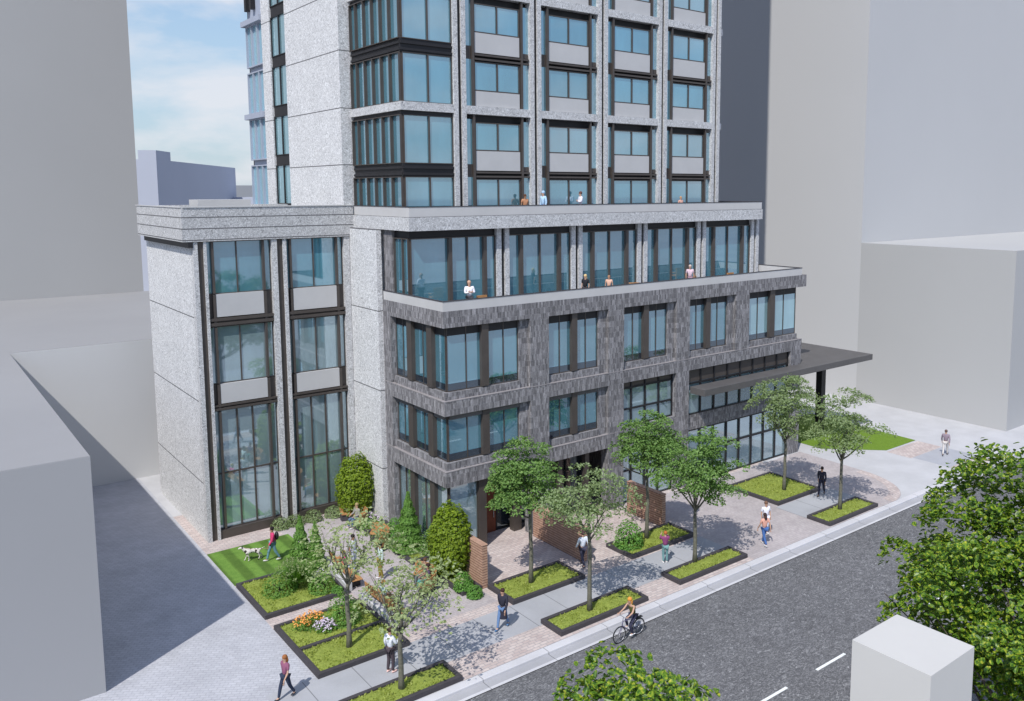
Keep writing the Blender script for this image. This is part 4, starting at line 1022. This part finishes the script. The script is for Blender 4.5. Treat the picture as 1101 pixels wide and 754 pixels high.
# cyclist and bicycle
def bicycle(x, y, z, face):
    e = empty('bicycle', (x,y,z), 'dark city bicycle ridden along the gutter', 'bicycle', None, face-PI/2)
    def add(nm, mb, mat, par=e):
        o = bpy.data.objects.new(nm, mb.mesh(nm, mat, True)); COL.objects.link(o); o.parent = par; return o
    rub = plain('tyre_rubber', (.02,.02,.022), .8); al = plain('bike_metal', (.5,.5,.52), .35, .05, 5, .8); fr = plain('bike_frame_paint', (.10,.09,.16), .35)
    for yy in (-.52,.55):
        w_ = MB(); w_.torus((0,yy,.35), (1,0,0), .335, .022); wo = add('wheel', w_, rub)
        r_ = MB(); r_.torus((0,yy,.35), (1,0,0), .305, .012, 28, 6)
        for k in range(14):
            a = 2*PI*k/14; r_.tube([(0,yy,.35),(0,yy+.3*math.cos(a),.35+.3*math.sin(a))], [.003,.003], 4)
        r_.tube([(-.04,yy,.35),(.04,yy,.35)], [.025,.025], 8); add('rim', r_, al, wo)
    f = MB(); bb = (0,-.08,.30); st = (0,-.25,.80); hd = (0,.36,.86); hl = (0,.40,.70)
    for a, b_, r in ((bb,st,.018),(st,hd,.016),(bb,hl,.02),(bb,(.0,-.52,.35),.012),(st,(.0,-.52,.35),.010),(hd,hl,.02),(hl,(.05,.55,.35),.013),(hl,(-.05,.55,.35),.013),(st,(0,-.28,.90),.014),(hd,(0,.33,1.02),.014)): f.tube([a,b_],[r,r],7)
    add('frame', f, fr)
    h_ = MB(); h_.tube([(-.28,.22,1.05),(-.2,.33,1.04),(.2,.33,1.04),(.28,.22,1.05)], [.013]*4, 6); add('handlebar', h_, al)
    s_ = MB(); s_.ball((0,-.30,.93), .12, 9, 6, (.7,1.1,.35)); add('saddle', s_, rub)
    g_ = MB(); g_.torus((0.03,-.08,.30), (1,0,0), .085, .008, 18, 5); g_.tube([(.05,-.08,.30),(.06,.05,.40)],[.01,.01],5); g_.tube([(-.05,-.08,.30),(-.06,-.21,.20)],[.01,.01],5)
    g_.box(.05,.15,.02,.10,.39,.41); g_.box(-.15,-.05,-.25,-.17,.19,.21); add('crankset', g_, al)
    r_ = MB(); r_.box(-.07,.07,-.72,-.32,.74,.755); r_.tube([(0,-.52,.35),(.06,-.6,.74)],[.006,.006],4); r_.tube([(0,-.52,.35),(-.06,-.6,.74)],[.006,.006],4); add('carrier', r_, rub)
    return e
bicycle(22.42, 24.2, -.13, R(181))
person(22.65, 24.2, -.13+.02, R(181), 'cyclist with orange hair in olive vest riding on the road edge', 'cycle', (.10,.10,.03), (.04,.04,.07), (.60,.27,.05), 0, 'none', True, h=1.72, shoes=(.7,.7,.7))

# ================================================================== FAR BUILDINGS
far_block('distant_building', 49.0, 190.3, 57, 8, 23.6, R(59.5), M['context_blue'], 'distant slate blue block above the stone parapet', ((-28.5,-4,8,3,1.6),))
far_block('distant_building', 74, 208.0, 16, 10, 16.6, R(30), M['context_blue'], 'lower distant block right of the slate blue one')
far_block('distant_building', 150, 620.0, 120, 60, 22, R(15), M['context'], 'pale distant building low on the horizon beside the tower')

# ================================================================== CAMERA, LIGHT, SKY
f_, cx_, cy_ = 917.73, 611.71, 310.5; yaw, pitch, roll = R(38.606), R(6.558), R(.1296)
Fw = Vector((math.sin(yaw)*math.cos(pitch), math.cos(yaw)*math.cos(pitch), -math.sin(pitch)))
rt = Vector((math.cos(yaw), -math.sin(yaw), 0)); dn = Fw.cross(rt)
r2 = rt*math.cos(roll)+dn*math.sin(roll); d2 = -rt*math.sin(roll)+dn*math.cos(roll)
cam = bpy.data.cameras.new('camera'); co = bpy.data.objects.new('camera', cam); COL.objects.link(co)
m3 = Matrix((r2, -d2, -Fw)).transposed(); co.matrix_world = Matrix.Translation((0,0,18)) @ m3.to_4x4()
cam.sensor_width = 36; cam.sensor_fit = 'HORIZONTAL'; cam.lens = f_/1101*36
cam.shift_x = -(cx_-550.5)/1101; cam.shift_y = -(377-cy_)/1101; cam.clip_end = 5000; cam.clip_start = .1
sc.camera = co
sd = Vector((.5418,.3255,-.7750)).normalized()
su = bpy.data.lights.new('sun', 'SUN'); su.energy = 3.7; su.angle = R(.5); su.color = (1,.965,.915)
so = bpy.data.objects.new('sun', su); so.rotation_euler = sd.to_track_quat('-Z','Y').to_euler(); COL.objects.link(so)
wd = bpy.data.worlds.new('World'); sc.world = wd; wd.use_nodes = True; nt = wd.node_tree; bg = nt.nodes['Background']
sky = nt.nodes.new('ShaderNodeTexSky'); sky.sky_type = 'NISHITA'; sky.sun_disc = False; sky.sun_elevation = R(50.8); sky.sun_rotation = math.atan2(-sd.x, -sd.y)
sky.air_density = 1.1; sky.dust_density = .0; sky.ozone_density = 2.5
tc = nt.nodes.new('ShaderNodeTexCoord'); mp = nd(nt, 'ShaderNodeMapping'); mp.inputs['Scale'].default_value = (1,1,2.6); nt.links.new(tc.outputs['Generated'], mp.inputs[0])
n = noisen(nt, mp.outputs[0], 4.2, 7, .55, .2)
fac = ramp(nt, n, [(.45, 0.), (.60, .7)])
sp = nt.nodes.new('ShaderNodeSeparateXYZ'); nt.links.new(tc.outputs['Generated'], sp.inputs[0])
tint = ramp(nt, sp.outputs[2], [(0., (.62,.72,.80)), (.25, (.72,.82,.90)), (.6, (1.38,1.28,1.36))])
skc = mix(nt, 1., sky.outputs[0], tint, 'MULTIPLY')
low = ramp(nt, sp.outputs[2], [(0., .88), (.16, .55), (.45, 0.)])
skc = mix(nt, low, skc, (2.75,3.35,4.0))
nt.links.new(mix(nt, fac, skc, (4.9,4.85,5.1)), bg.inputs[0]); bg.inputs[1].default_value = .15
sc.view_settings.view_transform = 'Standard'; sc.view_settings.look = 'None'; sc.view_settings.exposure = .22; sc.view_settings.gamma = 1
